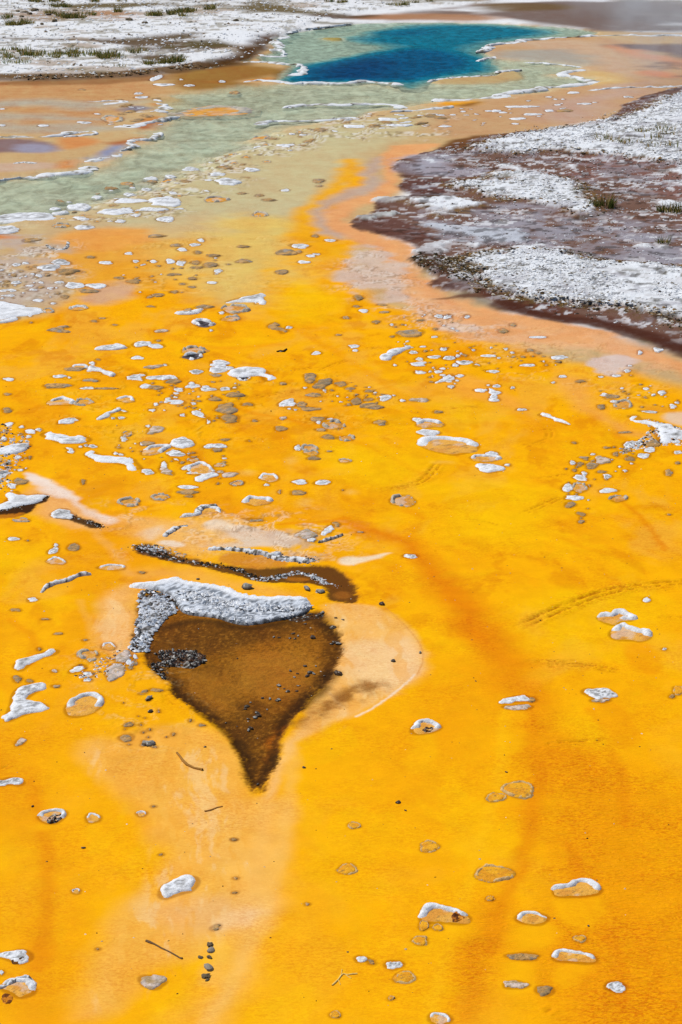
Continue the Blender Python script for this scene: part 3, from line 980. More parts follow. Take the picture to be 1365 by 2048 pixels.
def surface(X, Y, water_only=False):
    n = X.size
    Z = np.full(n, 0.02)
    C = np.empty((n, 3)); Mk = np.zeros((n, 4))      # mask: grit, wet, ripple, fuzz
    wcache = {}
    def warp(idx, sc_, seed):
        return fbm(X[idx], Y[idx], 1 / sc_, 3, seed) - 0.5, fbm(X[idx], Y[idx], 1 / sc_, 3, seed + 77) - 0.5
    def area(reg, pts, soft=0.1, amp=0.0, scl=0.3, seed=1, ch=2, rag=0.0, dith=0.0):
        """indices and weight of a measured outline"""
        poly = chaikin(W(reg, pts), ch) if ch else W(reg, pts)
        pad = soft * 1.5 + amp + rag
        lo, hi = poly.min(0) - pad, poly.max(0) + pad
        idx = np.nonzero((X > lo[0]) & (X < hi[0]) & (Y > lo[1]) & (Y < hi[1]))[0]
        if idx.size == 0: return idx, np.zeros(0), np.zeros(0)
        x, y = X[idx], Y[idx]
        if amp:
            wx, wy = warp(idx, scl, seed)
            x = x + 2 * amp * wx; y = y + 2 * amp * wy
        s = sdf(poly, x, y)
        if dith: s = s + dith * 2 * (fbm(X[idx], Y[idx], 1 / 0.012, 2, seed + 600) - 0.5)
        if rag: s = s + rag * 2 * (fbm(X[idx], Y[idx], 1 / 0.22, 5, seed + 400, 0.72) - 0.56)
        k = s > -soft
        return idx[k], sst(-soft, soft, s[k]), s[k]
    def blend(idx, w, c, op=1.0):
        w = (w * op)[:, None]
        C[idx] = C[idx] * (1 - w) + np.asarray(c)[None, :] * w if np.ndim(c) == 1 else C[idx] * (1 - w) + c * w
    def paint(reg, pts, rgb, soft=0.1, amp=0.0, scl=0.3, op=1.0, seed=1, z=None, zr=None, grit=None, wet=None, rip=None, fuzz=None, mott=None, ch=2, rag=0.0, dith=0.0):
        idx, w, s = area(reg, pts, soft, amp, scl, seed, ch, rag, dith)
        if idx.size == 0: return idx, w, s
        wc = w
        if mott is not None:                          # patchy cover: (scale, threshold, softness)
            q = fbm(X[idx], Y[idx], 1 / mott[0], 4, seed + 5, 0.6)
            wc = w * sst(mott[1] - mott[2], mott[1] + mott[2], q)
        blend(idx, wc, lin(*rgb), op)
        if z is not None: Z[idx] += wc * z
        if zr is not None: Z[idx] = Z[idx] * (1 - w) + w * zr
        for j, m in enumerate((grit, wet, rip, fuzz)):
            if m is not None: Mk[idx, j] = Mk[idx, j] * (1 - wc) + wc * m
        return idx, w, s
    def tail(reg, pts, width, rgb, op=0.6, seed=3, soft=1.0):
        """soft streak along a line"""
        line = chaikin(W(reg, pts), 2, False)
        pad = width * 2
        lo, hi = line.min(0) - pad, line.max(0) + pad
        idx = np.nonzero((X > lo[0]) & (X < hi[0]) & (Y > lo[1]) & (Y < hi[1]))[0]
        if idx.size == 0: return
        wx, wy = warp(idx, width * 1.5, seed)
        d, par, sd = ldist(line, X[idx] + wx * width * 0.8, Y[idx] + wy * width * 0.8)
        blend(idx, sst(width, width * (1 - soft), d), lin(*rgb), op)
    # ---- far flats: pale sinter with brown and grey-green stains
    a1 = fbm(X, Y, 1 / 6.0, 4, 11); a2 = fbm(X, Y, 1 / 1.3, 4, 12)
    C[:] = lin(236, 236, 236)
    blend(slice(None), sst(0.55, 0.68, a1 * 0.7 + a2 * 0.3), lin(165, 138, 112), 0.8)
    blend(slice(None), sst(0.62, 0.72, a2), lin(112, 100, 66), 0.7)
    Z += 0.04 * (a1 - 0.3) + 0.02 * a2
    Mk[:, 0] = 0.6
    # ---- wet flats as a whole
    flats = [(-1500,163),(-300,165),(0,163),(205,158),(300,152),(390,140),(470,128),(520,105),(560,75),(620,62),(700,48),(1000,44),(1190,60),(1290,66),(1500,66),(1900,150),(1500,200),(1240,235),(1000,272),(900,300),(800,380),(760,470),(860,560),(1000,640),(1365,720),(2600,900),(4200,2600),(-3000,2600),(-3000,500)]
    idx, w, s = paint('F', flats, (206, 172, 120), 0.15, 0.12, 0.6, grit=0.0, wet=0.5)
    Z[idx] = Z[idx] * (1 - w) + w * 0.02
    # left orange shallows
    paint('F', [(-900,164),(0,164),(150,163),(290,160),(330,172),(320,190),(260,215),(240,235),(190,262),(110,270),(0,270),(-900,275)], (206, 158, 104), 0.3, 0.5, 1.2, wet=0.7, rip=0.5)
    for k, (v0, v1) in enumerate(((200, 216), (228, 240), (250, 262))):
        paint('F', [(-900,v0),(60,v0),(180,v0+2),(260,v0+3),(240,v1),(120,v1),(0,v1),(-900,v1)], (184, 182, 164), 0.5, 0.5, 1.0, 0.8, seed=20 + k)
    paint('F', [(330,172),(345,140),(410,137),(480,126),(540,134),(585,140),(560,150),(500,158),(480,165),(540,170),(430,178),(380,182)], (158, 114, 52), 0.3, 0.3, 0.8, wet=0.8)
    paint('F', [(0,163),(205,157),(330,146),(345,155),(280,164),(180,169),(0,170)], (140, 92, 50), 0.2, 0.2, 0.6, 0.7, wet=0.8)
    # ---- tan, yellow-tan flats
    paint('F', [(330,330),(480,280),(620,250),(760,235),(880,215),(960,225),(860,260),(760,290),(700,330),(640,400),(590,440),(560,520),(480,580),(300,560),(180,470),(240,400)], (204, 189, 142), 0.35, 0.25, 0.7, wet=0.5)
    paint('F', [(440,440),(600,430),(640,500),(600,590),(520,620),(430,600),(420,520)], (224, 188, 96), 0.25, 0.2, 0.5, 0.85)
    # orange-pink shallows right of the pool
    paint('F', [(972,92),(1024,82),(1101,76),(1229,72),(1300,100),(1365,125),(1500,150),(1500,180),(1300,190),(1240,225),(1100,256),(980,270),(860,280),(840,250),(880,215),(1000,195),(1188,164),(1173,152),(1106,147),(1000,140),(960,118)], (202, 160, 114), 0.3, 0.3, 0.9, wet=0.5)
    paint('F', [(1000,90),(1101,79),(1200,82),(1270,110),(1290,135),(1240,158),(1200,140),(1100,100)], (206, 174, 142), 0.5, 0.4, 1.0, 0.9)
    paint('F', [(985,104),(1060,96),(1150,100),(1200,118),(1180,134),(1100,126),(1040,120),(980,116)], (170, 166, 154), 0.5, 0.4, 1.0, 0.85)
    paint('F', [(1040,225),(1180,180),(1290,160),(1310,175),(1240,205),(1180,245),(1100,252)], (196, 164, 146), 0.6, 0.4, 1.0, 0.8)
    paint('F', [(1150,140),(1240,150),(1250,162),(1190,172),(1140,168)], (222, 190, 124), 0.4, 0.3, 0.8, 0.7)
    paint('F', [(860,203),(967,203),(921,214),(880,210)], (240, 164, 30), 0.25, 0.15, 0.5)
    paint('F', [(905,208),(970,203),(945,211),(915,214)], (130, 84, 24), 0.15, 0.1, 0.4, 0.8)
    # purple and brown wet ground behind, at the right
    paint('F', [(940,14),(1000,8),(1290,4),(1700,4),(1700,64),(1365,66),(1230,66),(1190,60),(1060,50),(1000,44),(960,34),(700,42),(660,40),(800,32)], (124, 106, 98), 0.4, 0.8, 2.0, wet=0.5, grit=0.1, mott=(3.0, 0.3, 0.2))
    paint('F', [(690,36),(760,28),(900,30),(1000,34),(1010,42),(900,42),(760,42)], (178, 130, 94), 0.4, 0.3, 1.0, 0.9)
    paint('F', [(950,8),(1080,6),(1160,16),(1060,26),(960,24)], (112, 88, 52), 0.4, 0.5, 1.5, 0.8)
    paint('F', [(1200,86),(1280,88),(1500,94),(1500,150),(1365,120),(1300,106),(1240,96)], (116, 90, 82), 0.4, 0.4, 1.2, wet=0.5)
    paint('F', [(1215,86),(1300,107),(1365,123),(1500,150),(1500,158),(1365,132),(1290,118),(1220,98)], (222, 152, 104), 0.25, 0.25, 0.7, 0.9)
    paint('F', [(1275,130),(1330,120),(1420,135),(1420,165),(1340,156),(1290,150)], (128, 92, 72), 0.3, 0.3, 0.8, 0.8, mott=(0.8, 0.45, 0.12))
    paint('F', [(1280,140),(1340,142),(1345,156),(1300,153)], (222, 138, 84), 0.2, 0.2, 0.6, 0.9)
    # ---- yellow runoff mat
    YEL = (255, 180, 0)
    yellow = [(-3000,640),(-400,640),(0,650),(110,622),(160,560),(250,520),(350,520),(430,560),(470,610),(520,560),(570,500),(590,445),(620,410),(690,372),(708,335),(740,330),(730,380),(680,400),(640,425),(620,450),(650,470),(700,485),(710,500),(690,530),(665,550),(700,590),(760,612),(830,640),(1000,690),(1200,730),(1365,775),(2600,1000),(4200,2600),(-3000,2600)]
    idx, w, s = paint('F', yellow, YEL, 0.16, 0.3, 0.9, wet=0.35, rip=0.18, seed=4)
    xw = X[idx] + 0.5 * (fbm(X[idx], Y[idx], 0.9, 3, 601) - 0.5); yw = Y[idx] + 0.9 * (fbm(X[idx], Y[idx], 0.9, 3, 602) - 0.5)
    far = sst(8.5, 11.0, Y[idx])
    q = fbm(xw + 0.25 * yw, yw * 0.45, 1 / 0.5, 5, 603, 0.6)
    blend(idx, w * sst(0.46, 0.70, q) * (0.35 + 0.65 * far), lin(240, 152, 4), 0.5)
    q = fbm(xw - 0.2 * yw, yw * 0.5, 1 / 0.42, 5, 605, 0.6)
    blend(idx, w * sst(0.52, 0.74, q) * (0.25 + 0.75 * far), lin(246, 180, 60), 0.5)
    q = fbm(xw, yw * 0.6, 1 / 0.22, 5, 607, 0.65)
    blend(idx, w * sst(0.54, 0.68, q) * (0.1 + 0.9 * far), lin(222, 128, 0), 0.4)
    q = fbm(xw, yw * 0.6, 1 / 0.3, 4, 609, 0.6)
    blend(idx, w * sst(0.54, 0.70, q), lin(255, 196, 0), 0.3)
    paint('F', [(60,520),(180,465),(300,455),(420,470),(430,520),(360,560),(240,580),(120,560)], (238, 164, 44), 0.3, 0.3, 0.7, 0.9, seed=5)
    paint('F', [(-200,450),(60,455),(130,480),(110,540),(150,600),(40,612),(-200,620)], (198, 178, 160), 0.2, 0.25, 0.4, 0.9, mott=(0.35, 0.40, 0.14))
    paint('F', [(150,590),(230,560),(280,575),(260,600),(180,612)], (206, 170, 150), 0.1, 0.12, 0.3, 0.7)
    paint('F', [(520,310),(620,290),(690,300),(660,350),(600,400),(520,400),(480,360)], (208, 190, 140), 0.4, 0.3, 0.8, 0.6)
    paint('F', [(300,470),(440,430),(580,420),(590,470),(620,520),(600,590),(520,630),(430,610),(330,560)], (232, 192, 100), 0.35, 0.3, 0.6, 0.8, seed=6, mott=(0.5, 0.40, 0.2))
    paint('F', [(0,455),(200,440),(420,420),(460,460),(300,480),(120,490)], (208, 180, 132), 0.3, 0.3, 0.6, 0.75, seed=7, mott=(0.6, 0.42, 0.2))
    # bright stream along the bend
    tail('F', [(705,320),(690,360),(640,395),(598,432),(608,470),(660,500),(690,520)], 0.26, (244, 174, 24), 0.9)
    # grey-lilac edging, pinkish orange shore
    paint('F', [(770,300),(800,290),(900,285),(800,330),(790,352),(800,375),(770,398),(720,410),(700,425),(700,450),(770,470),(835,495),(822,525),(862,560),(880,590),(1000,630),(1180,655),(1300,700),(1500,760),(1500,850),(1365,745),(1230,705),(1080,690),(940,680),(850,640),(800,600),(780,560),(770,510),(700,478),(640,460),(630,430),(680,400),(745,380),(770,350),(755,320)], (234, 168, 108), 0.10, 0.1, 0.4, wet=0.5, rag=0.08)
    paint('F', [(780,560),(880,600),(1000,650),(1180,670),(1340,720),(1365,760),(1180,715),(950,690),(830,640)], (238, 186, 136), 0.12, 0.12, 0.3, 0.6, mott=(0.25, 0.46, 0.12))
    paint('F', [(715,345),(755,312),(772,318),(752,342),(770,368),(730,388),(668,408),(640,432),(650,458),(700,472),(690,480),(640,468),(616,440),(640,402),(700,380),(738,362)], (196, 170, 150), 0.1, 0.1, 0.3, 0.9)
    paint('F', [(665,548),(690,527),(716,486),(757,491),(793,522),(834,530),(793,548),(819,594),(757,609),(701,589)], (218, 190, 168), 0.06, 0.12, 0.3, 0.95, mott=(0.3, 0.38, 0.16))
    paint('R4', [(640,735),(740,715),(770,735),(760,750),(660,745)], (190, 184, 180), 0.04, 0.05, 0.2, 0.9)
    paint('R4', [(430,800),(520,795),(575,825),(520,835),(450,825)], (226, 196, 172), 0.05, 0.06, 0.2, 0.9)
    paint('M3', [(0,100),(100,85),(212,125),(150,135),(40,130),(-40,120)], (232, 204, 178), 0.03, 0.05, 0.15, 0.9)
    paint('M3', [(795,310),(850,280),(930,250),(1080,250),(1090,280),(1030,370),(950,385),(870,350),(830,325)], (222, 198, 184), 0.04, 0.08, 0.2, 0.95)
    paint('M3', [(640,400),(700,380),(850,420),(860,540),(980,640),(1180,700),(1260,690),(1200,740),(980,680),(860,620),(720,500)], (246, 172, 76), 0.10, 0.08, 0.3, 0.75)
    paint('M3', [(1240,590),(1365,580),(1500,590),(1500,660),(1365,660),(1280,630)], (232, 200, 170), 0.04, 0.04, 0.2, 0.8)
    paint('M3', [(60,350),(240,410),(420,500),(540,600),(440,580),(260,520),(100,470),(0,430)], (250, 172, 60), 0.08, 0.06, 0.3, 0.7)
    # ---- right bank: purple-brown mud
    mud = [(1000,266),(932,281),(860,302),(793,322),(785,335),(814,358),(793,376),(824,394),(783,394),(742,404),(747,425),(703,437),(696,455),(742,466),(834,491),(829,507),(819,527),(865,553),(860,578),(968,594),(1024,630),(1101,645),(1178,650),(1255,671),(1332,701),(1365,707),(1500,745),(2600,900),(2600,150),(1500,160),(1365,172),(1306,187),(1245,210),(1229,235),(1178,252),(1080,260)]
    idx, w, s = paint('F', mud, (120, 90, 76), 0.05, 0.07, 0.3, rag=0.08, wet=0.65, grit=0.4, rip=0.2, seed=8)
    q = fbm(X[idx], Y[idx], 1 / 0.5, 4, 41)
    Z[idx] += w * 0.015 * q
    paint('F', [(905,275),(1000,268),(1080,262),(1000,285),(920,300),(870,302)], (122, 82, 44), 0.1, 0.1, 0.4)
    # lavender-grey silica films
    paint('R4', [(250,150),(330,125),(480,130),(440,180),(560,200),(640,205),(560,225),(420,225),(300,222),(235,185)], (172, 168, 178), 0.12, 0.12, 0.3, 0.9, mott=(0.4, 0.36, 0.15), wet=0.8)
    paint('R4', [(560,330),(760,330),(900,380),(1060,400),(1365,430),(1600,440),(1600,600),(1365,600),(1060,560),(920,520),(760,500),(480,480),(430,440),(600,400),(480,350)], (158, 154, 162), 0.15, 0.2, 0.5, 0.9, mott=(0.40, 0.40, 0.09), wet=0.5, grit=0.5)
    paint('R4', [(960,130),(1365,180),(1600,190),(1600,420),(1365,320),(1200,280),(1000,280),(900,220)], (140, 100, 92), 0.15, 0.2, 0.5, 0.6, mott=(0.6, 0.48, 0.12))
    paint('R4', [(330,700),(640,680),(760,700),(1000,780),(1300,880),(1500,950),(1365,905),(1150,838),(850,788),(700,755),(590,700)], (96, 52, 32), 0.05, 0.05, 0.2, 0.8, wet=0.7)
    paint('R4', [(250,265),(300,235),(420,240),(560,230),(430,260),(480,290),(330,300)], (100, 64, 60), 0.08, 0.08, 0.3, 0.7, wet=0.8)
    paint('R4', [(80,395),(160,380),(300,400),(400,470),(330,490),(150,440)], (102, 66, 58), 0.08, 0.08, 0.3, 0.75, wet=0.8)
    # white gritty crusts on the bank
    WC = (238, 241, 244)
    def white(reg, pts, seed, z=0.05, soft=0.04, amp=0.16, scl=0.35, rgb=WC, mott=None, grit=1.0, op=1.0, rag=0.16):
        return paint(reg, pts, rgb, soft, amp, scl, op, seed=seed, z=z * 0.45, rag=rag, grit=grit, wet=0.0, rip=0.0, fuzz=0.0, mott=mott)
    # brown gravel fringe first, a little wider than the white
    def fringe(reg, pts, seed, rgb=(128, 98, 56), grow=0.2):
        poly = W(reg, pts); c = poly.mean(0)
        idx, w, s = area(reg, pts, 0.12, 0.16, 0.3, seed)
        poly2 = chaikin(poly, 2)
        pad = grow * 2
        lo, hi = poly2.min(0) - pad, poly2.max(0) + pad
        ii = np.nonzero((X > lo[0]) & (X < hi[0]) & (Y > lo[1]) & (Y < hi[1]))[0]
        wx, wy = warp(ii, 0.3, seed)
        s = sdf(poly2, X[ii] + 0.3 * wx, Y[ii] + 0.3 * wy)
        w = sst(-grow, -grow * 0.3, s)
        blend(ii, w * sst(0.40, 0.55, fbm(X[ii], Y[ii], 1 / 0.06, 3, seed + 2)), lin(*rgb), 0.9)
        Z[ii] += w * 0.015
        Mk[ii, 0] = np.maximum(Mk[ii, 0], w)
    w1 = [(932,296),(1024,276),(1101,262),(1200,246),(1280,228),(1310,205),(1365,187),(1600,150),(2200,150),(2200,360),(1500,345),(1365,332),(1296,322),(1229,317),(1157,307),(1101,301),(1044,312),(983,307)]
    w2 = [(885,371),(973,363),(1003,345),(1075,353),(1142,363),(1173,389),(1193,437),(1147,432),(1101,409),(1055,407),(973,396),(962,386)]
    w3 = [(814,404),(870,394),(932,399),(973,414),(932,420),(880,440),(860,425)]
    w7 = [(906,537),(952,519),(1014,509),(1101,507),(1152,519),(1203,532),(1365,543),(1500,550),(2400,600),(2400,860),(1500,700),(1365,655),(1280,630),(1203,619),(1127,619),(1055,604),(983,589),(952,573),(957,553)]
    fringe('F', w1, 51); fringe('F', w7, 52, (104, 84, 44), 0.24); fringe('F', w2, 53); fringe('F', w3, 54)
    white('F', w1, 61, rag=0.3); white('F', w2, 62, mott=(0.5, 0.33, 0.1)); white('F', w3, 63, 0.05, mott=(0.4, 0.34, 0.1))
    white('F', [(839,455),(886,450),(921,460),(1034,460),(1024,481),(1075,486),(973,491),(911,496),(870,486)], 64, 0.03, rgb=(196, 200, 208), mott=(0.4, 0.42, 0.1))
    white('F', [(703,435),(757,430),(793,422),(809,430),(768,438),(720,443)], 65, 0.05, 0.03, 0.06, 0.2, rgb=(206, 210, 206))
    white('F', [(742,402),(783,392),(820,396),(800,406),(757,410)], 66, 0.04, 0.03, 0.06, 0.2, rgb=(214, 214, 210))
    white('F', [(829,501),(870,488),(942,493),(993,488),(952,505),(870,517),(840,515)], 67, 0.05, 0.04, 0.08, 0.25, mott=(0.3, 0.36, 0.12))
    paint('F', [(815,522),(850,512),(920,522),(955,550),(940,566),(880,556),(850,545)], (62, 50, 24), 0.06, 0.1, 0.2, 0.9, z=0.02, grit=0.8, wet=0.3)
    white('F', w7, 68, 0.07, rag=0.25)
    white('F', [(891,558),(940,553),(955,560),(950,576),(910,568)], 69, 0.02, 0.03, 0.04, 0.2, rgb=(200, 200, 204), grit=0.4)
    for k, p in enumerate(([(1229,389),(1280,385),(1292,394),(1255,402)], [(1280,485),(1327,495),(1340,510),(1290,500)], [(1326,343),(1420,330),(1420,350),(1340,352)], [(1326,363),(1420,360),(1420,376),(1340,374)],
                           [(1180,352),(1210,350),(1220,357),(1190,360)], [(1130,335),(1150,333),(1152,340),(1132,341)], [(990,500),(1090,490),(1180,505),(1090,507)], [(1290,400),(1400,412),(1400,430),(1300,415)], [(1000,330),(1090,345),(1080,352),(1010,345)])):
        white('F', p, 80 + k, 0.03, 0.06, 0.12, 0.3, mott=(0.3, 0.42, 0.1))
    for wp, sd_ in ((w7, 95), (w1, 96), (w2, 97)):
        i, w, s = area('F', wp, 0.05, 0.1, 0.3, sd_)
        blend(i, w * sst(0.54, 0.62, fbm(X[i], Y[i], 1 / 0.10, 4, sd_, 0.7)) * sst(0.3, 0.55, fbm(X[i], Y[i], 1 / 0.7, 2, sd_ + 9)), lin(104, 96, 74), 0.75)
    # scattered grit over the mud
    i, w, s = area('F', mud, 0.05, 0.07, 0.3, 8)
    q = fbm(X[i], Y[i], 1 / 0.10, 3, 91); q2 = fbm(X[i], Y[i], 1 / 1.2, 3, 92)
    blend(i, w * sst(0.565, 0.62, q) * sst(0.30, 0.55, q2), lin(222, 222, 224), 0.85); blend(i, w * sst(0.55, 0.62, fbm(X[i], Y[i], 1 / 0.5, 5, 94, 0.7)), lin(160, 156, 164), 0.5)
    blend(i, w * sst(0.62, 0.7, fbm(X[i], Y[i], 1 / 0.14, 3, 93)), lin(48, 36, 28), 0.6)
    i, w, s = area('F', mud, 0.03, 0.07, 0.3, 8, rag=0.08)
    lowy = sst(19.5, 17.0, Y[i]) * 0.5 + 0.5
    band = w * sst(0.34, 0.10, s + 0.3 * (fbm(X[i], Y[i], 1 / 0.3, 4, 98, 0.65) - 0.5)) * lowy
    blend(i, band, lin(92, 54, 40), 0.9); Mk[i, 0] *= 1 - 0.7 * band
    tail('F', [(1000,616),(1101,640),(1178,648),(1255,668),(1332,697),(1400,715)], 0.16, (78, 42, 28), 0.85, 99, 0.6)
    # ---- left bank: white crust with brown hollows
    lb = [(-1500,-120),(1100,-120),(1000,4),(960,10),(760,16),(700,32),(640,44),(575,66),(545,80),(520,98),(490,118),(400,132),(330,146),(200,155),(0,159),(-400,162),(-1500,165)]
    i, w, s = area('F', lb, 0.15, 0.2, 0.5, 101)
    white('F', lb, 101, 0.09, 0.12, 0.25, 0.6, rgb=(236, 237, 238), rag=0.2)
    q = fbm(X[i], Y[i], 1 / 1.1, 4, 102); q2 = fbm(X[i], Y[i], 1 / 5.0, 2, 103)
    blend(i, w * sst(0.51, 0.60, q * 0.6 + q2 * 0.4), lin(170, 148, 124), 0.75); blend(i, w * sst(0.56, 0.62, fbm(X[i], Y[i], 1 / 0.4, 4, 119, 0.65)), lin(128, 116, 84), 0.6)
    brown_edge = [(-400,162),(0,159),(103,157),(205,154),(287,149),(390,137),(470,127)]
    tail('F', brown_edge, 0.5, (112, 82, 48), 0.95, 104, 0.7)
    paint('F', [(0,80),(205,83),(287,79),(380,69),(425,77),(405,85),(482,90),(477,97),(420,100),(369,126),(287,136),(287,123),(246,108),(287,97),(205,87),(0,84)], (98, 76, 46), 0.3, 0.35, 0.8, 0.95, seed=105, mott=(0.8, 0.36, 0.12), z=-0.04, wet=0.5)
    paint('F', [(380,69),(425,77),(482,90),(420,100),(340,105),(300,98)], (92, 82, 44), 0.3, 0.3, 0.8, 0.7, seed=106, mott=(0.6, 0.42, 0.1))
    paint('F', [(400,80),(440,66),(523,68),(520,85),(490,97),(450,90)], (234, 236, 238), 0.2, 0.2, 0.6, 1, seed=107, z=0.02, grit=0.5)
    paint('F', [(513,77),(564,66),(545,85),(518,106),(513,118),(482,124),(410,139),(398,134),(467,113),(472,103),(508,92)], (84, 54, 14), 0.2, 0.15, 0.5, 0.97, seed=108, z=-0.05, grit=0.1, wet=0.8)
    paint('F', [(100,16),(149,14),(359,8),(477,4),(605,13),(574,24),(700,32),(700,37),(600,33),(500,30),(440,20),(359,16),(200,22),(120,22)], (108, 92, 54), 0.4, 0.5, 1.4, 0.95, seed=109, mott=(1.5, 0.34, 0.12), wet=0.3)
    paint('F', [(160,26),(230,24),(277,34),(270,44),(180,42)], (178, 132, 94), 0.5, 0.5, 1.2, 0.9, seed=110, mott=(1.2, 0.4, 0.15))
    paint('F', [(0,24),(60,28),(150,26),(160,38),(80,48),(0,44)], (158, 126, 94), 0.5, 0.6, 1.2, 0.8, seed=111, mott=(1.0, 0.46, 0.12))
    paint('F', [(600,34),(700,33),(760,30),(760,36),(640,40)], (92, 66, 40), 0.3, 0.2, 0.8, 0.9, seed=112)
    paint('F', [(720,0),(900,2),(1000,0),(990,6),(820,10),(740,6)], (120, 104, 60), 0.6, 0.6, 1.8, 0.7, seed=113, mott=(1.6, 0.5, 0.12))
    # ---- brown pools and dark mud patches
    def brown(reg, pts, rgb, soft, amp, scl, seed, z=-0.008, op=1.0, fuzz=0.5, wet=0.6):
        i, w, s = paint(reg, pts, rgb, soft * 0.9, amp, scl, op, seed=seed, z=z, fuzz=fuzz, wet=wet, rip=0.0, dith=soft * 0.6, rag=soft * 0.9)
        return i, w, s
    # peach halo round the brown pool
    PE = (250, 190, 104)
    paint('L2', [(20,290),(60,270),(100,300),(90,420),(100,520),(60,560),(-40,560),(-80,460),(-60,340)], (250, 194, 120), 0.08, 0.05, 0.2, 0.95)
    paint('L2', [(60,200),(300,190),(560,260),(800,320),(820,350),(500,300),(220,240),(70,270)], (248, 178, 80), 0.10, 0.05, 0.2, 0.6)
    paint('L2', [(860,350),(1000,350),(1120,360),(1220,430),(1290,520),(1300,600),(1240,680),(1150,740),(1020,820),(860,880),(760,930),(700,1060),(650,1180),(600,1160),(800,800),(960,560),(900,420)], (249, 190, 108), 0.03, 0.03, 0.2, 0.85, rag=0.03)
    paint('L2', [(1180,450),(1285,530),(1298,600),(1240,678),(1140,740),(1100,700),(1200,600),(1160,520)], (250, 204, 146), 0.05, 0.04, 0.15, 0.6, rag=0.05)
    paint('L2', [(960,520),(1150,510),(1280,540),(1295,600),(1230,690),(1080,690),(1000,640)], (250, 206, 148), 0.10, 0.06, 0.2, 0.8)
    tail('L2', [(1015,826),(1080,795),(1150,745),(1215,695),(1260,650)], 0.014, (252, 228, 196), 0.9)
    tail('L2', [(1130,365),(1220,440),(1285,520),(1300,590),(1270,650)], 0.008, (222, 150, 70), 0.7)
    paint('L4', [(380,0),(500,-40),(900,-160),(1250,-40),(1290,220),(1330,420),(1250,800),(1180,1000),(900,1100),(640,1180),(540,1438),(300,1438),(420,1200),(640,960),(860,700),(880,560),(820,420),(640,240),(480,120)], (250, 184, 82), 0.08, 0.1, 0.3, 0.75)
    paint('L4', [(840,800),(1080,760),(1365,780),(1365,900),(1150,960),(960,930),(820,880)], (244, 184, 112), 0.10, 0.1, 0.3, 0.8)
    paint('L4', [(1000,1260),(1250,1040),(1330,1080),(1200,1300),(1060,1438),(900,1438)], (252, 182, 66), 0.10, 0.08, 0.3, 0.6)
    paint('L5', [(0,20),(120,0),(340,0),(370,60),(330,200),(320,420),(420,560),(300,640),(140,860),(60,1100),(0,1176),(-60,1100),(100,760),(0,640)], (252, 190, 90), 0.08, 0.08, 0.25, 0.7)
    paint('L5', [(0,560),(100,540),(240,560),(200,640),(60,660),(0,650)], (250, 206, 150), 0.05, 0.06, 0.15, 0.8)
    for reg_, pts_, sd_ in (('L4', [(380,0),(900,-160),(1290,100),(1340,420),(1250,900),(900,1200),(400,1438),(640,960),(880,560),(600,200)], 701), ('L2', [(860,350),(1120,360),(1290,520),(1290,620),(1020,830),(760,930),(700,1060),(900,700),(940,500)], 703), ('L2', [(-80,260),(90,270),(90,560),(-80,560)], 705)):
        i, w, s = area(reg_, pts_, 0.06, 0.05, 0.2, sd_)
        fx = X[i] + 0.12 * (fbm(X[i], Y[i], 2.5, 3, sd_) - 0.5)
        q = fbm(fx * 5.0 + 0.6 * Y[i], Y[i] * 1.1, 1.6, 5, sd_ + 1, 0.68)
        blend(i, w * sst(0.53, 0.64, q), lin(252, 208, 140), 0.55); blend(i, w * sst(0.47, 0.38, q), lin(244, 168, 50), 0.45)
    # orange deeper bands in the yellow
    OR = (242, 146, 0)
    paint('F', [(690,1030),(760,1050),(850,1105),(930,1180),(1000,1250),(1040,1330),(980,1330),(920,1260),(880,1190),(830,1130),(760,1080),(680,1050)], (236, 134, 0), 0.12, 0.08, 0.3, 0.95, rip=0.4)
    paint('F', [(960,1230),(1040,1270),(1090,1400),(1110,1520),(1060,1540),(1000,1440),(960,1330)], (240, 144, 0), 0.14, 0.1, 0.3, 0.8, rip=0.4)
    paint('F', [(1080,1520),(1200,1480),(1320,1550),(1500,1650),(1600,2300),(1150,2300),(1050,2100),(1060,1900),(1100,1750),(1070,1620)], (247, 160, 0), 0.25, 0.15, 0.4, 0.85, rip=0.8)
    paint('F', [(960,1780),(1010,1800),(1000,1900),(950,2048),(900,2048),(920,1920)], (240, 146, 0), 0.10, 0.06, 0.2, 0.8, rip=0.9)
    paint('F', [(1000,1420),(1120,1440),(1180,1520),(1120,1580),(1040,1540)], (244, 152, 0), 0.15, 0.1, 0.3, 0.6, rip=0.6)
    paint('F', [(-100,1420),(20,1440),(70,1560),(100,1700),(110,1850),(90,2048),(60,2300),(-100,2300),(0,2000),(40,1850),(20,1660),(-60,1560)], (243, 156, 4), 0.18, 0.12, 0.4, 0.7)
    paint('F', [(840,1330),(960,1300),(1000,1380),(960,1500),(900,1560),(880,1450)], (244, 156, 2), 0.2, 0.12, 0.4, 0.5)
    paint('F', [(600,1000),(760,1010),(720,1040),(520,1060),(380,1030),(420,1010)], (244, 158, 4), 0.2, 0.12, 0.4, 0.6)
    paint('F', [(60,870),(170,860),(300,900),(260,1000),(160,960)], (244, 162, 6), 0.2, 0.15, 0.4, 0.5)
